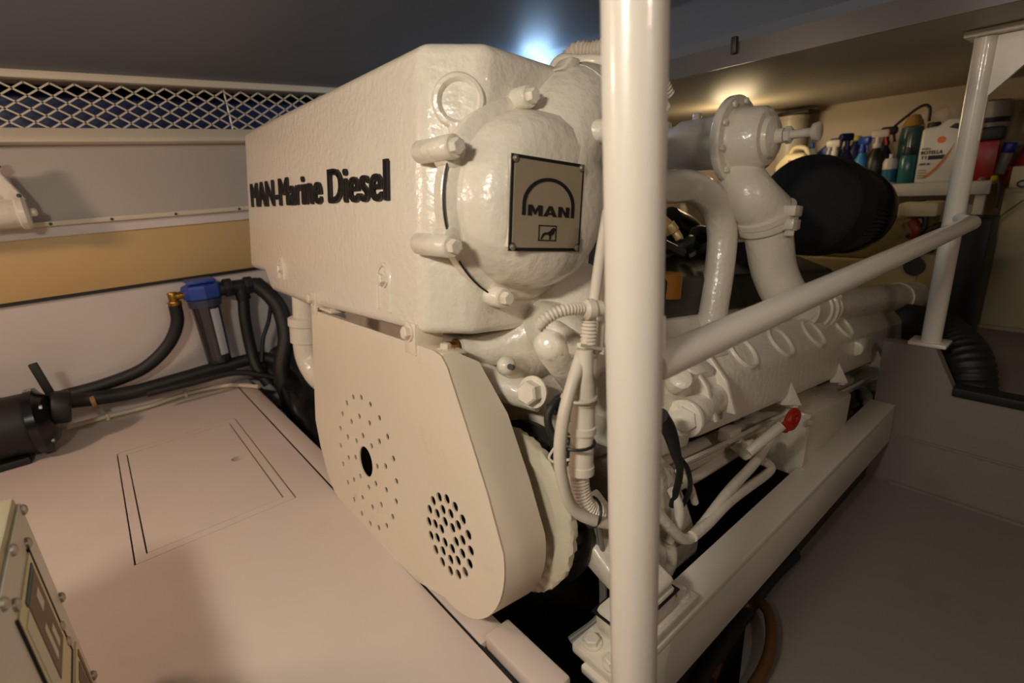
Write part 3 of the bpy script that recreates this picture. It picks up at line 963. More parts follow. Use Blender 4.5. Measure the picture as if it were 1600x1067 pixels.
# front starboard engine mount on the bed
E2W = Matrix.Translation((-1.1, 0.31374, 0.03072)) @ Matrix.Rotation(math.radians(-7.9), 4, 'X')
W2E = E2W.inverted()
def wpart(name, g, m=PAINT, parent=eng, label=None):
    """part given in world coordinates"""
    bmesh.ops.transform(g.bm, matrix=W2E, verts=g.bm.verts[:])
    return ep(name, g, m, parent, label)
g = G().bb(-.432, -.348, .418, .640, -.0145, .004, .004)
mount = wpart('engine_mount', g, PAINT, label='painted engine mount bolted to the bed')
wpart('rubber_block', G().bb(-.424, -.358, .460, .590, .004, .050, .012), PAINT, mount)
wpart('rubber_joint', G().bb(-.426, -.356, .458, .592, .040, .043, .001), INK, mount)
wpart('mount_arm', G().prism([(-.52, .09), (-.43, .052), (-.362, .052), (-.362, .066), (-.43, .095), (-.52, .16)], 'y', .50, .585, .006), PAINT, mount)
wpart('stud', G().hexbolt((-.392, .54, .068), (0, 0, 1), .015, .016).cyl((-.392, .54, .07), (-.392, .54, .105), .008, 12), PAINT, mount)
for q in ((-.372, .617), (-.410, .440), (-.366, .436), (-.412, .618)):
    wpart('bolt', G().hexbolt((q[0], q[1], .004), (0, 0, 1), .012, .010), PAINT, mount)
g = G().prism([(.40, .13), (.60, .06), (.64, -.06), (.56, -.14), (.44, -.05)], 'y', .40, .52, .01)
ep('mount_bracket', g)
q = [(0.66, 0.3072, 0.2469), (0.66, 0.3756, 0.1916), (0.66, 0.4365, 0.1007), (0.66, 0.4977, 0.0007), (0.66, 0.4976, -0.033), (0.66, 0.4188, -0.0373), (0.66, 0.3543, -0.0351)]
g = G().prism([(v[1], v[2]) for v in q], 'x', .59, .655, .008)
ep('mount_leg', g)

# waste gate, crossover pipe, charge pipe, air filter on top of the starboard bank
wx = lambda q: (q, .90, .843)
g = G().lathe([(-.20, .055), (-.10, .062), (.02, .062), (.06, .056), (.10, .056), (.12, .066), (.20, .066), (.23, .070), (.26, .070)], wx(.15), (1, 0, .01), 36)
g.cyl((.20, .90, .843), (.20, .90, .915), .020, 14, .003).cyl((.30, .90, .90), (.30, .90, .925), .012, 10, .002)
g.cyl((.165, .86, .893), (.165, .94, .893), .014, 12, .002)
gate = ep('waste_gate_housing', g, PAINT, label='cylindrical housing above the engine with an adjusting screw')
g = G().lathe([(0, 0), (0, .105), (.004, .108), (.018, .108), (.022, .104), (.022, .082), (.026, .078), (.085, .072), (.094, .064), (.096, .050), (.106, .046), (.112, .030), (.114, .018), (.13, .017), (.13, 0)], wx(.405), (1, 0, .01), 44)
ep('end_cap', g, PAINT, gate)
for k in range(10):
    t = 2 * PI * k / 10 + .3
    ep('bolt', G().hexbolt((.427, .90 + .094 * math.cos(t), .843 + .094 * math.sin(t)), (1, 0, 0), .0075, .007, False), PAINT, gate)
g = G().cyl((.53, .90, .844), (.60, .90, .845), .010, 14).hexbolt((.535, .90, .844), (1, 0, 0), .020, .012, False).lathe([(0, 0), (0, .019), (.012, .021), (.014, .018), (.014, 0)], (.598, .90, .845), (1, 0, 0), 20)
ep('adjusting_screw', g, PAINT, gate)
g = G().tube([(.12, .84, .86), (.16, .83, .90)], .013, 10, 0).box((.14, .85, .905), (.03, .03, .02), .004)
ep('drain_cock', g, PAINT, gate)
g = G().tube([(.30, .50, .71), (0.4, 0.6377, 0.7119), (0.405, 0.7417, 0.7186), (0.41, 0.8388, 0.6871), (0.415, 0.8873, 0.622), (0.42, 0.8888, 0.5225), (0.425, 0.8716, 0.3869), (0.43, 0.8666, 0.2824)], .0375, 28, 8)
ep('crossover_pipe', g, PAINT, label='smooth U-bend pipe behind the post')
k0 = (.43, .915, .76)
g = G().tube([k0, (0.47, 0.9025, 0.7101), (0.49, 0.9528, 0.6687)], lambda l, T: .056 + .010 * l / T, 28, 5)
g.tube([(0.495, 0.9657, 0.6388), (0.5, 0.9865, 0.5854), (0.51, 1.0122, 0.5187), (0.54, 1.0327, 0.4575), (0.577, 1.0766, 0.4213)], lambda l, T: .058 - .004 * l / T, 28, 8)
ep('exhaust_elbow', g, PAINT, label='wide curved elbow below the cylindrical housing')
A = Vector((0.493, 0.9569, 0.6577))
dv = (Vector((0.495, 0.9715, 0.6325)) - Vector((0.487, 0.9363, 0.6853))).normalized()
g = G().lathe([(-.020, .066), (-.016, .074), (-.002, .074), (-.001, .070), (.001, .070), (.002, .074), (.016, .074), (.020, .064)], A, dv, 36)
lug = Vector((0.56, 0.9456, 0.6574))
g.box(lug + Vector((-.012, 0, .016)), (.055, .045, .026), .004).box(lug + Vector((-.012, 0, -.016)), (.055, .045, .026), .004)
g.hexbolt(lug + Vector((0, 0, -.028)), (0, 0, -1), .012, .014)
ep('clamp_flange', g, PAINT)
g = G().tube([(0.575, 1.0471, 0.4232), (0.585, 1.2011, 0.4209), (0.59, 1.5197, 0.4188), (0.605, 2.0682, 0.4126)], .050, 28, 6)
ep('charge_pipe', g, PAINT, label='large horizontal pipe above the valve cover')
cp = [Vector((0.579, 1.1063, 0.4213)), Vector((0.585, 1.2011, 0.4209)), Vector((0.602, 1.9352, 0.4144)), Vector((0.607, 2.2005, 0.4085))]
dv = (cp[2] - cp[0]).normalized()
for o_, r_ in ((cp[0], .056), (cp[0] + dv * .03, .059), (cp[0] + dv * .065, .056), (cp[2] - dv * .08, .053)):
    ep('hose_clamp', G().lathe([(0, r_ - .004), (.003, r_), (.013, r_), (.016, r_ - .004)], o_, dv, 32), PAINT)
ep('clamp_screw', G().cyl(cp[0] + dv * .045 + Vector((.05, -.01, .035)), cp[0] + dv * .05 + Vector((.03, .01, .062)), .011, 12, .003), PAINT)
g = G().tube([cp[2] - dv * .10, cp[2] + dv * .06, cp[2] + dv * .16 + Vector((-.02, 0, -.01)), cp[2] + dv * .20 + Vector((-.09, 0, -.03))], .049, 24, 6)
ep('charge_elbow', g, PAINT)

# cone air filter
AFX, AFZ = .446, .710
r_ = .152
g = G().lathe([(0, 0), (-.004, .05), (-.002, .10), (.006, .135), (.020, .149), (.05, r_), (.14, r_ + .003), (.145, .148)], (AFX, 1.30, AFZ), (0, 1, 0), 56)
af = ep('air_filter', g, BLACK, label='large black pleated cone air filter')
af.data.materials[0] = mat('filter_foam', (20, 19, 18), .75, bump=.3, bscale=150)
t = bmesh.new()
NP = 130
for (yy, rr) in ((1.44, .151), (1.66, .137)):
    for k in range(NP):
        a_ = 2 * PI * k / NP
        rad = rr - (.012 if k % 2 else 0)
        t.verts.new((AFX + rad * math.cos(a_), yy, AFZ + rad * math.sin(a_)))
t.verts.ensure_lookup_table()
for k in range(NP):
    k2 = (k + 1) % NP
    t.faces.new((t.verts[k], t.verts[k2], t.verts[NP + k2], t.verts[NP + k]))
bmesh.ops.recalc_face_normals(t, faces=t.faces[:])
ep('pleats', G().merge(t), mat('filter_pleats', (62, 58, 50), .6), af, ang=10)
ep('rear_ring', G().lathe([(0, .10), (0, .140), (.01, .146), (.06, .142), (.065, .134), (.085, .132), (.09, .10)], (AFX, 1.655, AFZ), (0, 1, 0), 56), BLACKG, af)
ep('intake_neck', G().tube([(AFX, 1.72, AFZ), (AFX - .02, 1.82, AFZ - .01), (AFX - .12, 1.92, AFZ - .05)], .10, 28, 5), PAINT, af)

# dark hoses, filter and fittings in the valley between the banks
g = G().tube([(0.2, 0.9526, 0.6381), (0.22, 1.063, 0.5934), (0.24, 1.1048, 0.484), (0.26, 1.0271, 0.3885), (0.26, 0.9108, 0.3578)], .055, 20, 8)
ep('intercooler_hose', g, BLACKG, label='black hose behind the U-bend')
g = G().tube([(0.3, 1.2126, 0.548), (0.3, 1.3021, 0.4624), (0.32, 1.2386, 0.3823)], .06, 20, 6)
ep('intercooler_hose', g, BLACKG)
ep('valley_tray', G().prism([(.05, .40), (.40, .40), (.40, .50), (.10, .60), (.05, .60)], 'y', .36, 1.8, .01), DARKM)
ep('orange_filter', G().lathe([(0, .03), (.0, .036), (.06, .036), (.065, .03)], (0.38, 0.7134, 0.4506), (0, 0, 1), 20), mat('orange_label', (150, 92, 18), .5))
g = G().tube([(0.4, 0.6269, 0.6259), (0.42, 0.6548, 0.6184), (0.43, 0.6645, 0.5956)], .008, 10, 4).cyl((0.42, 0.6347, 0.6292), (0.43, 0.6455, 0.6126), .013, 12, .002).cyl((0.43, 0.6481, 0.6126), (0.44, 0.6539, 0.5958), .010, 12, .002)
g.cyl((0.4, 0.6203, 0.6357), (0.41, 0.6524, 0.6152), .02, 14, .004)
ep('brass_fittings', g, mat('stained_brass', (190, 160, 110), .4, metal=.3))
g = G()
rr = random.Random(5)
for k in range(9):
    a_ = Vector((.30 + rr.uniform(-.05, .05), .55 + .05 * k, .56 + rr.uniform(-.02, .02)))
    g.tube([a_, a_ + Vector((rr.uniform(-.06, .06), .08, .05)), a_ + Vector((rr.uniform(-.08, .04), .18, .02))], rr.uniform(.008, .014), 8, 6)
ep('injection_lines', g, DARKM)
ep('port_valve_cover', G().prism([(-.78, .30), (-.62, .22), (-.45, .32), (-.52, .42), (-.70, .42)], 'y', .32, 1.74, .01), PAINT)

# ------------------------------------------------------------------ things along the hull side
wf = thing('water_filter', 'water filter with blue head and dark clear bowl on the hull side', 'filter', (-2.125, .277, .10))
fo = (-2.125, .277)
g = G().lathe([(0, 0), (0, .054), (.006, .062), (.040, .066), (.052, .063), (.056, .052), (.060, 0)], (fo[0], fo[1], .360), (0, 0, 1), 8)
g.bb(fo[0] - .05, fo[0] + .05, fo[1] - .045, fo[1] + .045, .420, .432, .004)
obj('filter_head', g, BLUE, wf, 'blue plastic filter head')
obj('neck_ring', G().lathe([(0, .050), (.0, .054), (.026, .057), (.028, .05)], (fo[0], fo[1], .334), (0, 0, 1), 28), mat('smoke_ring', (64, 66, 84), .25), wf)
obj('bowl', G().lathe([(0, 0), (0, .036), (.006, .041), (.03, .042), (.20, .047), (.222, .049), (.222, 0)], (fo[0], fo[1], .116), (0, 0, 1), 32), mat('smoked_bowl', (52, 50, 52), .12, spec=.8), wf, 'smoked clear filter bowl')
t = bmesh.new()
for i in range(7):
    a_ = math.radians(4 + i * 6)
    for zz, rr in ((.150, .0462), (.325, .0500)):
        t.verts.new((fo[0] + rr * math.cos(a_), fo[1] + rr * math.sin(a_) * 1.0, zz))
t.verts.ensure_lookup_table()
for i in range(6):
    t.faces.new((t.verts[2 * i], t.verts[2 * i + 2], t.verts[2 * i + 3], t.verts[2 * i + 1]))
obj('paper_label', G().merge(t), mat('label_paper', (188, 188, 190), .6), wf, 'pale printed label strip')
obj('wall_bracket', G().bb(-2.21, fo[0] - .03, fo[1] - .03, fo[1] + .03, .375, .425, .003), BLACK, wf)
g = G().cyl((fo[0], fo[1] - .05, .385), (fo[0], fo[1] - .098, .385), .014, 14, .002).cyl((fo[0], fo[1] - .092, .400), (fo[0], fo[1] - .092, .362), .016, 14, .003)
g.cyl((fo[0], fo[1] - .092, .368), (fo[0], fo[1] - .092, .354), .022, 16, .002)
obj('brass_elbow', g, BRASS, wf)
g = G().cyl((fo[0], fo[1] + .05, .385), (fo[0], fo[1] + .19, .380), .026, 16, .004).cyl((fo[0], fo[1] + .07, .385), (fo[0], fo[1] + .10, .385), .034, 8, .003).cyl((fo[0], fo[1] + .14, .382), (fo[0], fo[1] + .17, .381), .033, 8, .003)
g.cyl((fo[0], fo[1] + .125, .39), (fo[0], fo[1] + .13, .33), .026, 14, .003)
obj('outlet_tee', g, BLACK, wf)

tag_h = 'hoses along the hull side'
obj('filter_hose', G().tube([(-2.125, .185, .356), (-2.13, 0.1771, 0.2882), (-2.14, 0.1314, 0.2135), (-2.15, 0.0461, 0.1502), (-2.16, -0.0697, 0.123), (-2.165, -0.1739, 0.1156), (-2.165, -0.2786, 0.1104), (-2.15, -0.3835, 0.0981)], .021, 16, 8), BLACK,
    None, 'thick black hose curving down from the brass elbow of the filter', 'hose')
obj('drain_hose', G().tube([(-2.125, .405, .333), (-2.12, 0.3928, 0.253), (-2.11, 0.3873, 0.1395), (-2.08, 0.3881, 0.0665), (-2.05, 0.4093, 0.0006)], .021, 14, 8), BLACK,
    None, 'black hose dropping from the tee right of the water filter', 'hose')
obj('transfer_hose', G().tube([(-2.125, .46, .382), (-2.06, 0.4906, 0.3294), (-2.03, 0.505, 0.2674), (-2, 0.494, 0.1728), (-1.98, 0.4491, 0.0596), (-1.95, 0.4462, -0.0911)], .030, 14, 8), BLACK,
    None, 'fat black hose running down behind the white drain pipe', 'hose')
obj('thin_cable', G().tube([(-2.08, 0.4906, 0.3143), (-2.09, 0.4688, 0.2406), (-2.09, 0.4333, 0.1709), (-2.08, 0.4088, 0.0872)], .008, 8, 8), BLACK,
    None, 'thin black cable hanging beside the drain hose', 'cable')
obj('corner_hose', G().tube([(-2.12, -0.191, 0.1094), (-2.12, -0.1042, 0.0936), (-2.12, -0.0004, 0.0829), (-2.12, 0.1358, 0.0887), (-2.12, 0.2848, 0.0951), (-2.1, 0.4403, 0.0872), (-2.02, 0.518, -0.0258)], .024, 14, 8), BLACK,
    None, 'black hose lying in the corner below the water filter', 'hose')
obj('corner_cable', G().tube([(-2.07, 0.0318, 0.0792), (-2.07, 0.1666, 0.0772), (-2.07, 0.314, 0.0726), (-2.04, 0.4348, 0.0222)], .012, 10, 8), BLACK,
    None, 'black cable beside the corner hose', 'cable')
cd = thing('white_conduit', 'thin white conduit clipped along the sole edge', 'conduit', (-2.241, 0.0679, 0))
obj('pipe', G().tube([(-2.1456, -0.2004, 0.012), (-2.15, -0.0888, 0.012), (-2.1424, 0.0218, 0.012), (-2.1759, 0.1673, 0.012), (-2.1278, 0.2907, 0.012), (-2.017, 0.368, 0.012)], .008, 10, 8), TRIM, cd)
for q in ((-2.1467, -0.0925, 0.012), (-2.1732, 0.1458, 0.012)):
    obj('clip', G().box(q, (.022, .010, .024), .002), TRIM, cd)
obj('hose_band', G().tube([(-2.115, -0.1181, 0.0859), (-2.115, -0.1061, 0.0864)], .027, 14, 0), mat('band', (150, 108, 64), .5), None, 'tan band around the corner hose by the black motor', 'band')
obj('yellow_hose', G().tube([(-2.2925, 0.46, -0.0684), (-2.3061, 0.46, -0.1393), (-2.1986, 0.46, -0.15), (-1.9971, 0.46, -0.0941)], .016, 12, 8), mat('yellow_hose', (196, 160, 72), .5),
    None, 'short yellow hose loop in the bilge beside the sole edge', 'hose')
obj('bilge_hose', G().tube([(-2.2435, 0.52, 0.0328), (-1.9957, 0.5, -0.0136), (-1.7951, 0.47, -0.0766), (-1.6882, 0.46, -0.1755), (-1.6229, 0.45, -0.2846)], .075, 18, 8), BLACKG,
    None, 'fat dark hose in the bilge left of the belt guard', 'hose')
bp = thing('bilge_pump', 'small grey and blue pump among the bilge hoses', 'pump', (-2.3081, 0.5, -0.0514))
obj('body', G().cyl((-2.319, 0.47, -0.0542), (-2.4248, 0.55, -0.0798), .045, 18, .01), mat('pump_grey', (120, 124, 138), .4), bp)
obj('cap', G().cyl((-2.3187, 0.45, -0.0601), (-2.319, 0.47, -0.0542), .03, 16, .005), BLUE, bp)

# black electric motor on the sole
mo = thing('pump_motor', 'black pump motor lying at the left edge of the sole', 'motor', (-2.02, -.34, 0))
ma, mb = Vector((-2.02, -.60, .104)), Vector((-1.99, -.205, .104))
dv = (mb - ma).normalized()
obj('motor_body', G().lathe([(0, 0), (0, .076), (.01, .090), (.34, .090), (.35, .086), (.355, 0)], ma, dv, 36), BLACK, mo)
obj('end_bell', G().lathe([(0, .086), (.004, .099), (.024, .099), (.030, .086), (.05, .066), (.055, .03), (.055, 0)], mb - dv * .05, dv, 36), BLACKG, mo)
obj('foot', G().bb(-2.08, -1.93, -.56, -.28, 0, .022, .004), BLACK, mo)
for k in range(4):
    t_ = PI / 4 + k * PI / 2
    obj('tie_bolt', G().hexbolt(mb + Vector((.075 * math.cos(t_), -.02, .075 * math.sin(t_))), (0, 1, 0), .007, .008, False), STEEL, mo)
obj('lever', G().box((mb + Vector((-.02, .002, .11))), (.014, .022, .12), .003, Matrix.Rotation(math.radians(8), 3, 'X')), BLACK, mo, 'upright black lever')
obj('valve_body', G().cyl(mb + Vector((0, .0, .03)), mb + Vector((0, .045, .02)), .05, 18, .008), BLACK, mo)
obj('terminal_box', G().bb(-2.08, -1.97, -.48, -.34, .182, .215, .006), mat('motor_brown', (86, 70, 46), .5), mo)
obj('warning_sticker', G().bb(-2.02, -1.98, -.40, -.36, .2152, .2162), mat('yellow_sticker', (212, 170, 40), .5), mo)

# white actuator on the hull lining at the left edge of the frame
ac = thing('hatch_actuator', 'white hatch actuator with round end cap on the left lining', 'actuator', (-2.12, -.16, .66))
g = G().prism([(-.30, .835), (-.148, .835), (-.105, .735), (-.30, .735)], 'x', -2.13, -2.085, .006)
obj('bracket', g, PAINT, ac)
obj('body', G().cyl((-2.10, -.34, .700), (-2.10, -.128, .700), .040, 28, .004), PAINT, ac)
obj('end_cap', G().lathe([(0, .040), (.004, .048), (.018, .048), (.026, .040), (.028, .012), (.04, .012), (.044, .008), (.044, 0)], (-2.10, -.135, .700), (0, 1, 0), 30), PAINT, ac)
for q in ((-2.083, -.118, .748), (-2.083, -.165, .748)):
    obj('screw', G().lathe([(0, .006), (.004, .005), (.005, 0)], q, (1, 0, 0), 10), DARKM, ac)
obj('pivot', G().cyl((-2.11, -.16, .835), (-2.11, -.14, .842), .014, 12), mat('red_brown', (90, 40, 28), .5), ac)
obj('mounting_pad', G().bb(-2.20, -2.125, -.30, -.13, .70, .80, .004), TRIM, ac)

# control cabinet at the lower left, close to the camera
CYF = -.15
cab = thing('control_cabinet', 'pale control cabinet with screws and rating plate at lower left', 'cabinet', (-.55, -.30, 0))
obj('housing', G().bb(-.868, -.30, -.45, CYF - .004, 0.0, .338, .004), mat('cabinet_cream', (192, 184, 152), .45), cab)
FACE = mat('cabinet_face', (206, 202, 190), .4, bump=.04)
obj('front_panel', G().bb(-.866, -.30, CYF - .004, CYF, .005, .328, .001), FACE, cab)
for q in [(-0.8583, -0.15, 0.3201), (-0.8134, -0.15, 0.2941), (-0.7431, -0.15, 0.3254), (-0.8652, -0.15, 0.1724), (-0.8021, -0.15, 0.1698), (-0.8011, -0.15, 0.1447), (-0.86, -0.15, 0.0321), (-0.6718, -0.15, 0.2988), (-0.6395, -0.15, 0.323)]:
    obj('screw', G().lathe([(0, .0075), (.003, .007), (.0055, .004), (.006, 0)], (q[0], CYF, q[2]), (0, 1, 0), 14), STEEL, cab)
q = [(-0.7953, -0.15, 0.2924), (-0.8046, -0.15, 0.17), (-0.6768, -0.15, 0.1868), (-0.6796, -0.15, 0.2898)]
lx0, lx1 = -.80, -.655
pl = obj('rating_plate', G().bb(lx0, lx1, CYF, CYF + .002, .130, .288), mat('plate_cream', (206, 198, 160), .5), cab, 'rating plate with a grey picture')
fz = CYF + .002
obj('plate_picture', G().bb(-.785, -.705, fz, fz + .001, .165, .272), mat('print_grey', (112, 92, 74), .6), pl)
obj('plate_band', G().bb(-.70, -.668, fz, fz + .001, .145, .270), mat('print_white', (200, 196, 176), .6), pl)
obj('plate_stripe', G().bb(-.785, -.700, fz, fz + .0012, .274, .281), mat('print_teal', (48, 86, 96), .6), pl)
obj('plate_frame', G().bb(lx0 - .004, lx0, CYF, CYF + .003, .126, .292).bb(lx1, lx1 + .003, CYF, CYF + .003, .126, .292).bb(lx0 - .004, lx1 + .003, CYF, CYF + .003, .126, .130), INK, pl)
g = G().bb(-.765, -.745, fz + .001, fz + .0016, .235, .258).bb(-.735, -.722, fz + .001, fz + .0016, .180, .225).bb(-.762, -.748, fz + .001, fz + .0016, .178, .205)
obj('plate_print', g, mat('print_white', (200, 196, 176)), pl)
obj('lower_plate', G().bb(-.842, -.74, CYF, CYF + .002, .03, .112), mat('plate_cream', (206, 198, 160)), cab)
obj('lower_plate_print', G().bb(-.832, -.82, fz, fz + .001, .035, .105).bb(-.812, -.775, fz, fz + .001, .04, .10), mat('print_grey', (112, 92, 74)), cab)
obj('cabinet_latch', G().bb(-.884, -.866, CYF - .02, CYF - .004, .10, .14, .002), STEEL, cab)
obj('side_knob', G().cyl((-.40, CYF, .30), (-.40, CYF + .03, .30), .035, 24, .006), mat('knob_cream', (178, 160, 100), .5), cab)
obj('cable_gland', G().cyl((-.80, -.25, .338), (-.80, -.25, .40), .035, 20, .008), mat('gland_grey', (92, 82, 64), .5), cab)

# loose hose on the side sole
obj('loose_hose', G().tube([(-0.3553, 0.7081, -0.25), (-0.3815, 0.8302, -0.25), (-0.3879, 0.9104, -0.24), (-0.363, 0.9225, -0.22), (-0.3321, 0.899, -0.22), (-0.3043, 0.8416, -0.23), (-0.2944, 0.784, -0.24), (-0.294, 0.7222, -0.25)], .011, 12, 8), mat('amber_hose', (84, 54, 26), .35),
    None, 'loop of amber brown hose on the dim sole below the bed', 'hose')
obj('bed_cable', G().tube([(-0.3571, 0.603, -0.25), (-0.3705, 0.7349, -0.25), (-0.3842, 0.8622, -0.25), (-0.3948, 1.0339, -0.25), (-0.3896, 1.1611, -0.25)], .018, 10, 6), BLACK,
    None, 'black cable lying on the sole under the bed lip', 'cable')
obj('brass_plug', G().lathe([(0, .012), (.008, .012), (.02, .005), (.022, 0)], (-0.3789, 0.8083, -0.262), (.2, -.3, 1), 10), BRASS, None, 'small brass plug under the bed lip', 'plug')

# ribbed exhaust hose behind the step panel
obj('exhaust_hose', G().corrugated([(-0.4719, 2.16, 0.1163), (-0.395, 2.1, 0.1241), (-0.3081, 1.98, 0.1314), (-0.2403, 1.88, 0.1002), (-0.2103, 1.842, 0.0197), (-0.1974, 1.842, -0.1407), (-0.1884, 1.842, -0.3807)], .060, .016, .04, 24), BLACK,
    None, 'thick black ribbed exhaust hose curling behind the step panel', 'hose')

# ------------------------------------------------------------------ aft shelf, locker and what stands on them
SZ = .558
sh = thing('bottle_shelf', 'white shelf table full of bottles along the aft bulkhead', 'shelf', (-1.0, 2.88, -.02))
SHW = mat('shelf_white', (206, 200, 186), .45, bump=.04)
obj('shelf_top', G().bb(-1.75, -.375, 2.70, 3.05, SZ - .012, SZ, .003), SHW, sh)
obj('front_lip', G().bb(-1.75, -.372, 2.685, 2.70, SZ - .046, SZ + .006, .005), SHW, sh)
for x in (-.40, -1.70):
    obj('leg', G().bb(x - .016, x + .016, 2.705, 2.737, -.02, SZ - .012, .003), SHW, sh)
lk = thing('locker', 'olive white locker at the right behind the rail', 'locker', (.1, 2.85, -.02))
obj('body', G().bb(-.335, .80, 2.72, 3.05, -.02, .530, .004), mat('locker_olive', (158, 148, 118), .5, bump=.04), lk)
obj('door', G().bb(-.325, .25, 2.705, 2.72, .0, .515, .003), mat('locker_olive', (158, 148, 118)), lk)
obj('door_edge_cord', G().tube([(-0.2746, 2.7, 0.489), (-0.319, 2.7, 0.4406), (-0.3574, 2.7, 0.3972)], .002, 6, 4), INK, lk)

BY = 2.78


def bx(px_x):
    return px_x


def lathe_thing(name, label, cat, x, y, prof, m, group='bottles on the aft shelf', z=SZ):
    t = thing(name, label, cat, (x, y, z), group)
    obj('body', G().lathe(prof, (x, y, z), (0, 0, 1), 24), m, t)
    return t


def spray_bottle(label, x, h, r, body, head, trig=None, y=BY, turn=0.0):
    """bottle with neck, spray head, nozzle and trigger; h is the full height"""
    t = thing('spray_bottle', label, 'spray bottle', (x, y, SZ), 'bottles on the aft shelf')
    hb = h * .68
    obj('body', G().lathe([(0, 0), (0, r * .92), (.006, r), (hb * .62, r), (hb * .80, r * .8), (hb * .95, r * .42), (hb, r * .40), (hb, 0)], (x, y, SZ), (0, 0, 1), 24), body, t)
    obj('collar', G().cyl((x, y, SZ + hb - .004), (x, y, SZ + hb + .016), r * .48, 16, .002), head, t)
    rot = Matrix.Rotation(turn, 3, 'Z')
    hd = obj('spray_head', G().box(Vector((x, y, SZ + h - .022)) + rot @ Vector((-.008, 0, 0)), (r * 1.9, .024, .034), .008, rot).cyl((x, y, SZ + hb + .01), (x, y, SZ + h - .02), .011, 12), head, t)
    obj('nozzle', G().cyl(Vector((x, y, SZ + h - .02)) + rot @ Vector((-r * .9, 0, 0)), Vector((x, y, SZ + h - .02)) + rot @ Vector((-r * 1.25, 0, 0)), .009, 12), trig or head, hd)
    obj('trigger', G().tube([Vector((x, y, SZ + h - .028)) + rot @ Vector((-r * .7, 0, 0)), Vector((x, y, SZ + h - .045)) + rot @ Vector((-r * .85, 0, 0)), Vector((x, y, SZ + h - .07)) + rot @ Vector((-r * 1.0, 0, 0))], .005, 8, 4), trig or head, hd)
    return t


def m_(n, c, r=.35):
    return mat(n, c, r)


X = lambda q: q[0]
WHITEP = m_('white_plastic', (214, 208, 192))
NAVY = m_('navy_plastic', (22, 32, 92))
# drum and jugs at the left
t = lathe_thing('white_drum', 'tall white drum behind the adjusting screw', 'drum', X((-1.2175, 2.93, 0.8516)), 2.93, [(0, 0), (0, .068), (.33, .070), (.335, .074), (.35, .074), (.352, .0)], m_('drum_white', (196, 186, 168)))
obj('dark_lid', G().bb(X((-1.2175, 2.93, 0.8516)) - .10, X((-1.2175, 2.93, 0.8516)) + .10, 2.86, 3.0, SZ + .353, SZ + .368, .003), BLACK, t)
x = X((-1.1193, 2.74, 0.693))
t = thing('cleaner_jug', 'cream jug with blue band and red mark beside the air filter', 'jug', (x, 2.74, SZ), 'bottles on the aft shelf')
obj('body', G().prism([(x - .075, SZ), (x + .075, SZ), (x + .075, SZ + .12), (x + .055, SZ + .165), (x - .03, SZ + .165), (x - .075, SZ + .11)], 'y', 2.71, 2.79, .012), m_('jug_cream', (226, 214, 170)), t)
obj('blue_band', G().bb(x - .077, x + .077, 2.7085, 2.7915, SZ + .06, SZ + .085, .002), m_('band_blue', (60, 110, 160)), t)
obj('red_mark', G().bb(x - .012, x + .014, 2.706, 2.711, SZ + .115, SZ + .135), RED, t)
obj('handle', G().tube([(x - .02, 2.75, SZ + .165), (x, 2.75, SZ + .19), (x + .05, 2.75, SZ + .18), (x + .07, 2.75, SZ + .12)], .011, 10, 6), m_('jug_cream', (226, 214, 170)), t)
x = X((-1.0631, 2.83, 0.7158))
t = lathe_thing('nozzle_bottle', 'white squeeze bottle with blue tip beside the cream jug', 'bottle', x, 2.80, [(0, 0), (0, .030), (.12, .030), (.15, .026), (.18, .015), (.185, 0)], WHITEP)
obj('tip', G().lathe([(0, .012), (.02, .010), (.03, .006), (.032, 0)], (x, 2.80, SZ + .18), (0, 0, 1), 12), BLUE, t)
x = X((-1.0351, 2.86, 0.698))
t = thing('blue_jug', 'blue plastic jug with sloping shoulder behind the white sprayer', 'jug', (x, 2.88, SZ), 'bottles on the aft shelf')
obj('body', G().prism([(x - .07, SZ), (x + .07, SZ), (x + .07, SZ + .17), (x + .04, SZ + .20), (x + .01, SZ + .19), (x - .07, SZ + .12)], 'y', 2.84, 2.92, .012), m_('jug_blue', (26, 62, 150)), t)
obj('cap', G().cyl((x + .04, 2.88, SZ + .19), (x + .04, 2.88, SZ + .22), .018, 14, .003), m_('jug_blue', (26, 62, 150)), t)
spray_bottle('white trigger spray bottle with white head next to the blue jug', X((-0.9484, 2.76, 0.7072)), .215, .030, WHITEP, WHITEP, None, 2.76)
spray_bottle('dark blue trigger spray bottle right of the white sprayer', X((-0.9191, 2.8, 0.7039)), .240, .034, NAVY, NAVY, None, 2.82, 1.0)
x = X((-0.9138, 2.9, 0.7014))
t = lathe_thing('navy_bottle', 'navy bottle with small yellow cap between blue sprayers', 'bottle', x, 2.92, [(0, 0), (0, .036), (.15, .036), (.185, .02), (.20, .016), (.20, 0)], NAVY)
obj('cap', G().cyl((x, 2.92, SZ + .20), (x, 2.92, SZ + .222), .018, 14, .003), m_('cap_yellow', (206, 190, 40)), t)
spray_bottle('bright blue spray bottle with beige label near the red capped sprayer', X((-0.8385, 2.76, 0.6705)), .215, .030, m_('body_sky', (52, 128, 186)), m_('head_blue', (24, 66, 168)), None, 2.765, 2.6)
x = X((-0.8347, 2.76, 0.6374))
obj('beige_tub', G().lathe([(0, 0), (0, .018), (.06, .020), (.065, 0)], (x + .004, 2.703 + .02, SZ), (0, 0, 1), 20), m_('tub_beige', (196, 172, 140)), None, 'small beige tub in front of the bright blue sprayer', 'tub')
spray_bottle('black spray bottle with red and white head', X((-0.7849, 2.76, 0.6931)), .238, .034, m_('body_black', (28, 27, 30)), m_('head_white', (206, 190, 186)), RED, 2.765, 3.3)
t = bpy.data.objects['spray_bottle.003'] if 'spray_bottle.003' in bpy.data.objects else None
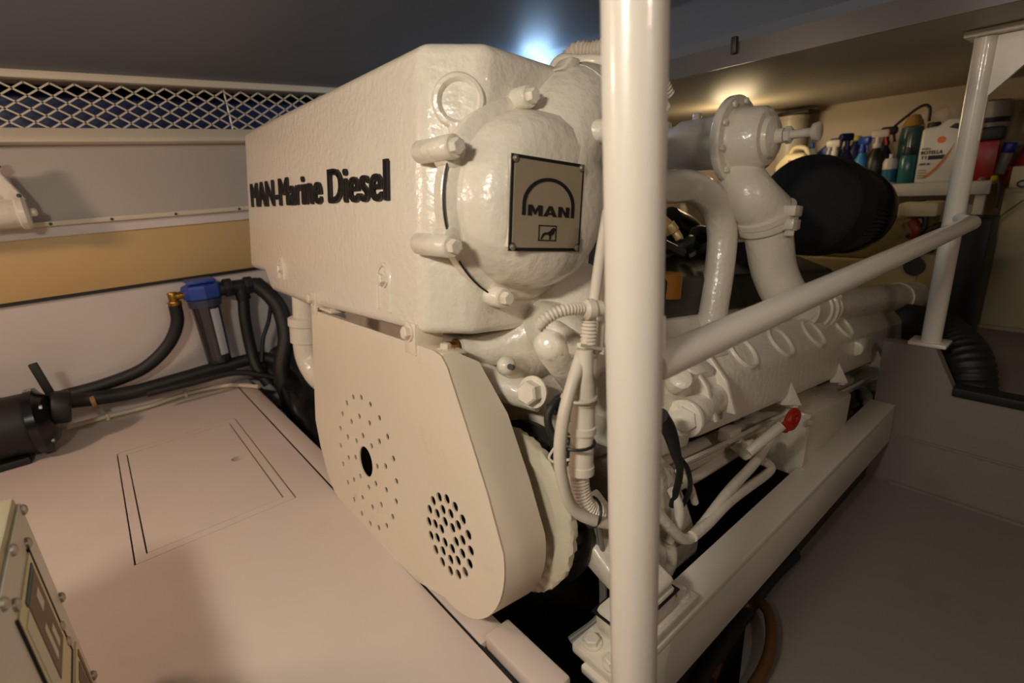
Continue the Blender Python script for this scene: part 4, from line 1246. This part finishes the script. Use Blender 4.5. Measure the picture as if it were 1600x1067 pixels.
spray_bottle('dark navy sprayer with black head right of the red and white one', X((-0.78, 2.88, 0.7176)), .250, .032, m_('body_dnavy', (20, 24, 48)), BLACK, None, 2.86, 3.4)
x = X((-0.7174, 2.74, 0.6486))
t = lathe_thing('aerosol_can', 'white and blue aerosol can left of the teal bottle', 'aerosol can', x, 2.735, [(0, 0), (0, .026), (.003, .027), (.095, .027), (.11, .02), (.112, 0)], m_('can_white', (198, 192, 184)))
obj('blue_label', G().lathe([(0, .0275), (.055, .0275)], (x, 2.735, SZ + .012), (0, 0, 1), 24), m_('can_blue', (20, 96, 130)), t)
obj('nozzle', G().cyl((x, 2.735, SZ + .11), (x, 2.735, SZ + .128), .008, 10), m_('can_white', (198, 192, 184)), t)
x = X((-0.6559, 2.74, 0.6441))
t = lathe_thing('teal_bottle', 'slim teal bottle standing left of the oil jug', 'bottle', x, 2.735, [(0, 0), (0, .029), (.005, .031), (.10, .031), (.118, .024), (.122, 0)], mat('teal_plastic', (44, 104, 108), .2))
obj('cap', G().cyl((x, 2.735, SZ + .118), (x, 2.735, SZ + .15), .02, 14, .003), BLACK, t)
x = X((-0.6961, 2.93, 0.7756))
t = lathe_thing('pump_sprayer', 'clear teal pump sprayer bottle with amber shoulder and black hose', 'sprayer', x, 2.90, [(0, 0), (0, .045), (.20, .045), (.235, .04), (.24, 0)], mat('teal_clear', (70, 100, 96), .15))
obj('amber_shoulder', G().lathe([(0, .040), (.02, .034), (.045, .020), (.05, 0)], (x, 2.90, SZ + .238), (0, 0, 1), 20), m_('amber', (170, 130, 70), .2), t)
obj('hose_loop', G().tube([(x - .09, 2.89, SZ + .22), (x - .04, 2.89, SZ + .27), (x + .02, 2.89, SZ + .315), (x + .05, 2.89, SZ + .305), (x + .055, 2.89, SZ + .25)], .006, 8, 8), BLACK, t)
# oil jug with its print
jc = (-0.5538, 2.72, 0.6739)
jl, jr = X((-0.6229, 2.715, 0.5892)), X((-0.4618, 2.715, 0.5803))
jf = 2.715
JW = jr - jl
oj = thing('oil_jug', 'white motor oil jug with orange emblem and swoosh by the far post', 'jug', ((jl + jr) / 2, jf + .05, SZ), 'bottles on the aft shelf')
JH = (-0.5465, 2.72, 0.8042)[2] - SZ
g = G().prism([(jl, SZ), (jr, SZ), (jr, SZ + JH * .86), (jr - .02, SZ + JH * .99), (jl + JW * .50, SZ + JH), (jl + JW * .36, SZ + JH * .90), (jl + JW * .02, SZ + JH * .88)], 'y', jf, jf + .10, .012)
obj('body', g, m_('jug_white', (214, 210, 202)), oj)
obj('handle_opening', G().prism([(jl + JW * .55, SZ + JH * .86), (jl + JW * .66, SZ + JH * .92), (jl + JW * .95, SZ + JH * .86), (jl + JW * .94, SZ + JH * .78)], 'y', jf - .001, jf + .004), INK, oj)
obj('cap', G().cyl((jl + JW * .18, jf + .05, SZ + JH * .88), (jl + JW * .18, jf + .05, SZ + JH * .97), .022, 16, .003), BLACK, oj)
def jt(name, body, u, v, w, h, m, bold=.03):
    obj(name, text_mesh(body, (jl + JW * u, jf - .0005, SZ + JH * v), (1, 0, 0), (0, 0, 1), JW * w, JH * h, .001, bold), m, oj)
jt('print_shell', 'SHELL', .07, .545, .20, .028, RED)
jt('print_name', 'ROTELLA', .07, .47, .44, .058, INK, .04)
jt('print_grade', 'T1', .08, .395, .11, .052, INK, .02)
obj('print_bar', G().prism([(jl + JW * .23, SZ + JH * .385), (jl + JW * .52, SZ + JH * .385), (jl + JW * .57, SZ + JH * .45), (jl + JW * .23, SZ + JH * .45)], 'y', jf - .002, jf + .001), INK, oj)
jt('print_weight', '10W-30', .07, .30, .22, .035, m_('print_darkgrey', (70, 66, 60)))
for k in range(4):
    obj('print_line', G().bb(jl + JW * .06, jl + JW * (.25 - .02 * (k % 2)), jf - .0015, jf + .001, SZ + JH * (.09 + .04 * k), SZ + JH * (.108 + .04 * k)), m_('print_line', (150, 140, 126), .6), oj)
ORANGE = m_('emblem_orange', (226, 120, 30), .5)
em = [(math.cos(math.radians(t)) * (.97 + .05 * (k % 2)), math.sin(math.radians(t)) * (.95 if t > 180 else .9) - .1) for k, t in enumerate(range(0, 360, 15))]
ex, ez, er = jl + JW * .44, SZ + JH * .70, JW * .085
obj('emblem', G().prism([(ex + er * u, ez + er * v - .002) for u, v in em] , 'y', jf - .002, jf + .001), ORANGE, oj, 'orange scallop shell emblem')
sw = [(.12, .12), (.28, .14), (.42, .24), (.55, .36), (.66, .52), (.70, .64), (.64, .55), (.52, .40), (.38, .27), (.25, .18)]
obj('swoosh', G().prism([(jl + JW * u, SZ + JH * (v - .03)) for u, v in sw], 'y', jf - .002, jf + .001), m_('swoosh', (200, 120, 60), .5), oj)
# right of the far post
x = X((-0.4216, 2.74, 0.6503))
t = thing('red_can', 'red square can half hidden behind the far post', 'can', (x, 2.76, SZ), None)
obj('body', G().bb(x - .045, x + .045, 2.72, 2.80, SZ, SZ + .15, .006), m_('can_red', (150, 18, 14)), t)
obj('black_top', G().bb(x - .035, x + .05, 2.73, 2.80, SZ + .15, SZ + .20, .010), BLACK, t)
x = X((-0.4515, 2.95, 0.7595))
t = lathe_thing('grey_canister', 'grey cylindrical canister behind the red can', 'canister', x, 2.95, [(0, 0), (0, .06), (.30, .06), (.305, .05), (.31, 0)], m_('canister_grey', (150, 142, 130)), None)
obj('strap', G().lathe([(0, .061), (.02, .061)], (x, 2.95, SZ + .22), (0, 0, 1), 24), BLACK, t)
x = X((-0.4063, 2.72, 0.5958))
obj('chrome_cap', G().lathe([(0, .018), (.008, .020), (.016, .016), (.02, 0)], (x, 2.735, SZ), (0, 0, 1), 20), STEEL, None, 'small shiny cap lying at the end of the shelf', 'cap')
x = X((-0.3705, 2.72, 0.589))
obj('yellow_sponge', G().bb(x - .022, x - .004 + .01, 2.72, 2.76, SZ, SZ + .022, .005), m_('sponge_yellow', (196, 186, 40), .8), None, 'small yellow sponge at the shelf corner', 'sponge')
LZ = .530
x = X((-0.3706, 2.76, 0.6341))
obj('orange_rag', G().sphere((x + .005, 2.90, LZ + .040), .036, (1.2, 1.0, 1.1), 14), m_('rag_orange', (190, 84, 30), .8), None, 'crumpled orange rag on the locker', 'rag')
a, b = Vector((-0.3665, 2.75, 0.5828)), Vector((-0.3474, 2.75, 0.6961))
a.z = max(a.z, LZ + .02)
tt = thing('sealant_tube', 'grey tube with blue cap leaning on the locker', 'tube', a)
obj('tube_body', G().cyl(a, a.lerp(b, .68), .018, 16, .003), m_('tube_grey', (126, 126, 120)), tt)
obj('blue_cap', G().cyl(a.lerp(b, .68), b, .020, 16, .004), m_('cap_blue', (26, 36, 140)), tt)
x = X((-0.3288, 2.8, 0.6413))
obj('red_bag', G().box((x + .045, 2.92, LZ + .095), (.12, .10, .15), .03, Matrix.Rotation(.3, 3, 'Y'), 4), m_('bag_red', (156, 26, 20), .6), None, 'dark red tool bag on the locker', 'bag')
x0 = X((-0.3273, 2.72, 0.5634))
t = thing('white_box', 'small white box with a black ring mark on the locker', 'box', (x0 + .06, 2.77, LZ), None)
obj('carton', G().bb(x0, x0 + .14, 2.73, 2.80, LZ, LZ + .078, .002), m_('carton', (176, 168, 150), .7), t)
q = (-0.2924, 2.729, 0.5451)
obj('ring_mark', G().tube([(q[0] + .013 * math.cos(2 * PI * k / 20), 2.729, q[2] + .011 * math.sin(2 * PI * k / 20)) for k in range(20)], .003, 6, 0, closed=True), INK, t)
q = (-0.3233, 2.7, 0.412)
obj('hanging_cord', G().tube([(-0.3519, 2.695, 0.5613), (-0.3463, 2.69, 0.5195), (-0.3449, 2.69, 0.4773), (-0.3459, 2.69, 0.4607)], .006, 8, 6), BLACK, None, 'short black cord hanging from the shelf corner', 'cord')

# generator under the shelf
YM = mat('generator_paint', (140, 122, 76), .5, bump=.2, dirt=(60, 44, 24), dirt_amt=.8, dirt_scale=14)
gx = X((-0.5286, 2.5, 0.2937))
gen = thing('generator', 'yellowish generator engine with dark hoses under the shelf', 'generator', (gx - .1, 2.5, -.40))
q0, q1 = (-0.5611, 2.45, 0.1571), (-0.4678, 2.45, 0.4705)
obj('block', G().bb(q0[0] - .35, q1[0], 2.45, 2.66, -.40, q0[2] + .12, .012), YM, gen)
obj('top_cover', G().bb(q0[0] - .30, q1[0] - .03, 2.47, 2.65, q0[2] + .12, q1[2] - .02, .015), YM, gen)
obj('filler_cap', G().cyl((-0.5535, 2.5, 0.5077), (-0.5506, 2.5, 0.486), .03, 16, .003), BLACK, gen)
obj('rocker_box', G().box((-0.5247, 2.46, 0.4794), (.12, .12, .05), .008), m_('gen_cream', (206, 190, 150), .5), gen)
obj('pulley', G().lathe([(0, 0), (0, .034), (.02, .036), (.022, 0)], (-0.5099, 2.445, 0.2654), (0, -1, 0), 24), BLACK, gen)
obj('red_hose', G().tube([(-0.5416, 2.43, 0.437), (-0.5214, 2.42, 0.4073), (-0.5329, 2.43, 0.3722)], .018, 10, 6), m_('hose_red', (110, 30, 20), .5), gen)
obj('black_hose', G().tube([(-0.5724, 2.43, 0.4729), (-0.5143, 2.42, 0.4687), (-0.4986, 2.42, 0.4383), (-0.5052, 2.42, 0.4029), (-0.5519, 2.42, 0.3825)], .010, 10, 6), BLACK, gen)
obj('black_hose', G().tube([(-0.5354, 2.43, 0.3157), (-0.4854, 2.42, 0.3986), (-0.4426, 2.42, 0.4273)], .012, 10, 6), BLACK, gen)
obj('bracket', G().box((-0.4721, 2.44, 0.2442), (.05, .03, .14), .006), YM, gen)
obj('black_box', G().bb(X((-0.4429, 2.55, 0.2917)), X((-0.4429, 2.55, 0.2917)) + .12, 2.50, 2.66, -.02, .44, .008), BLACK, None, 'tall black box filling the dark area beside the generator under the shelf', 'case')  # plain black box over the dark area beside the generator
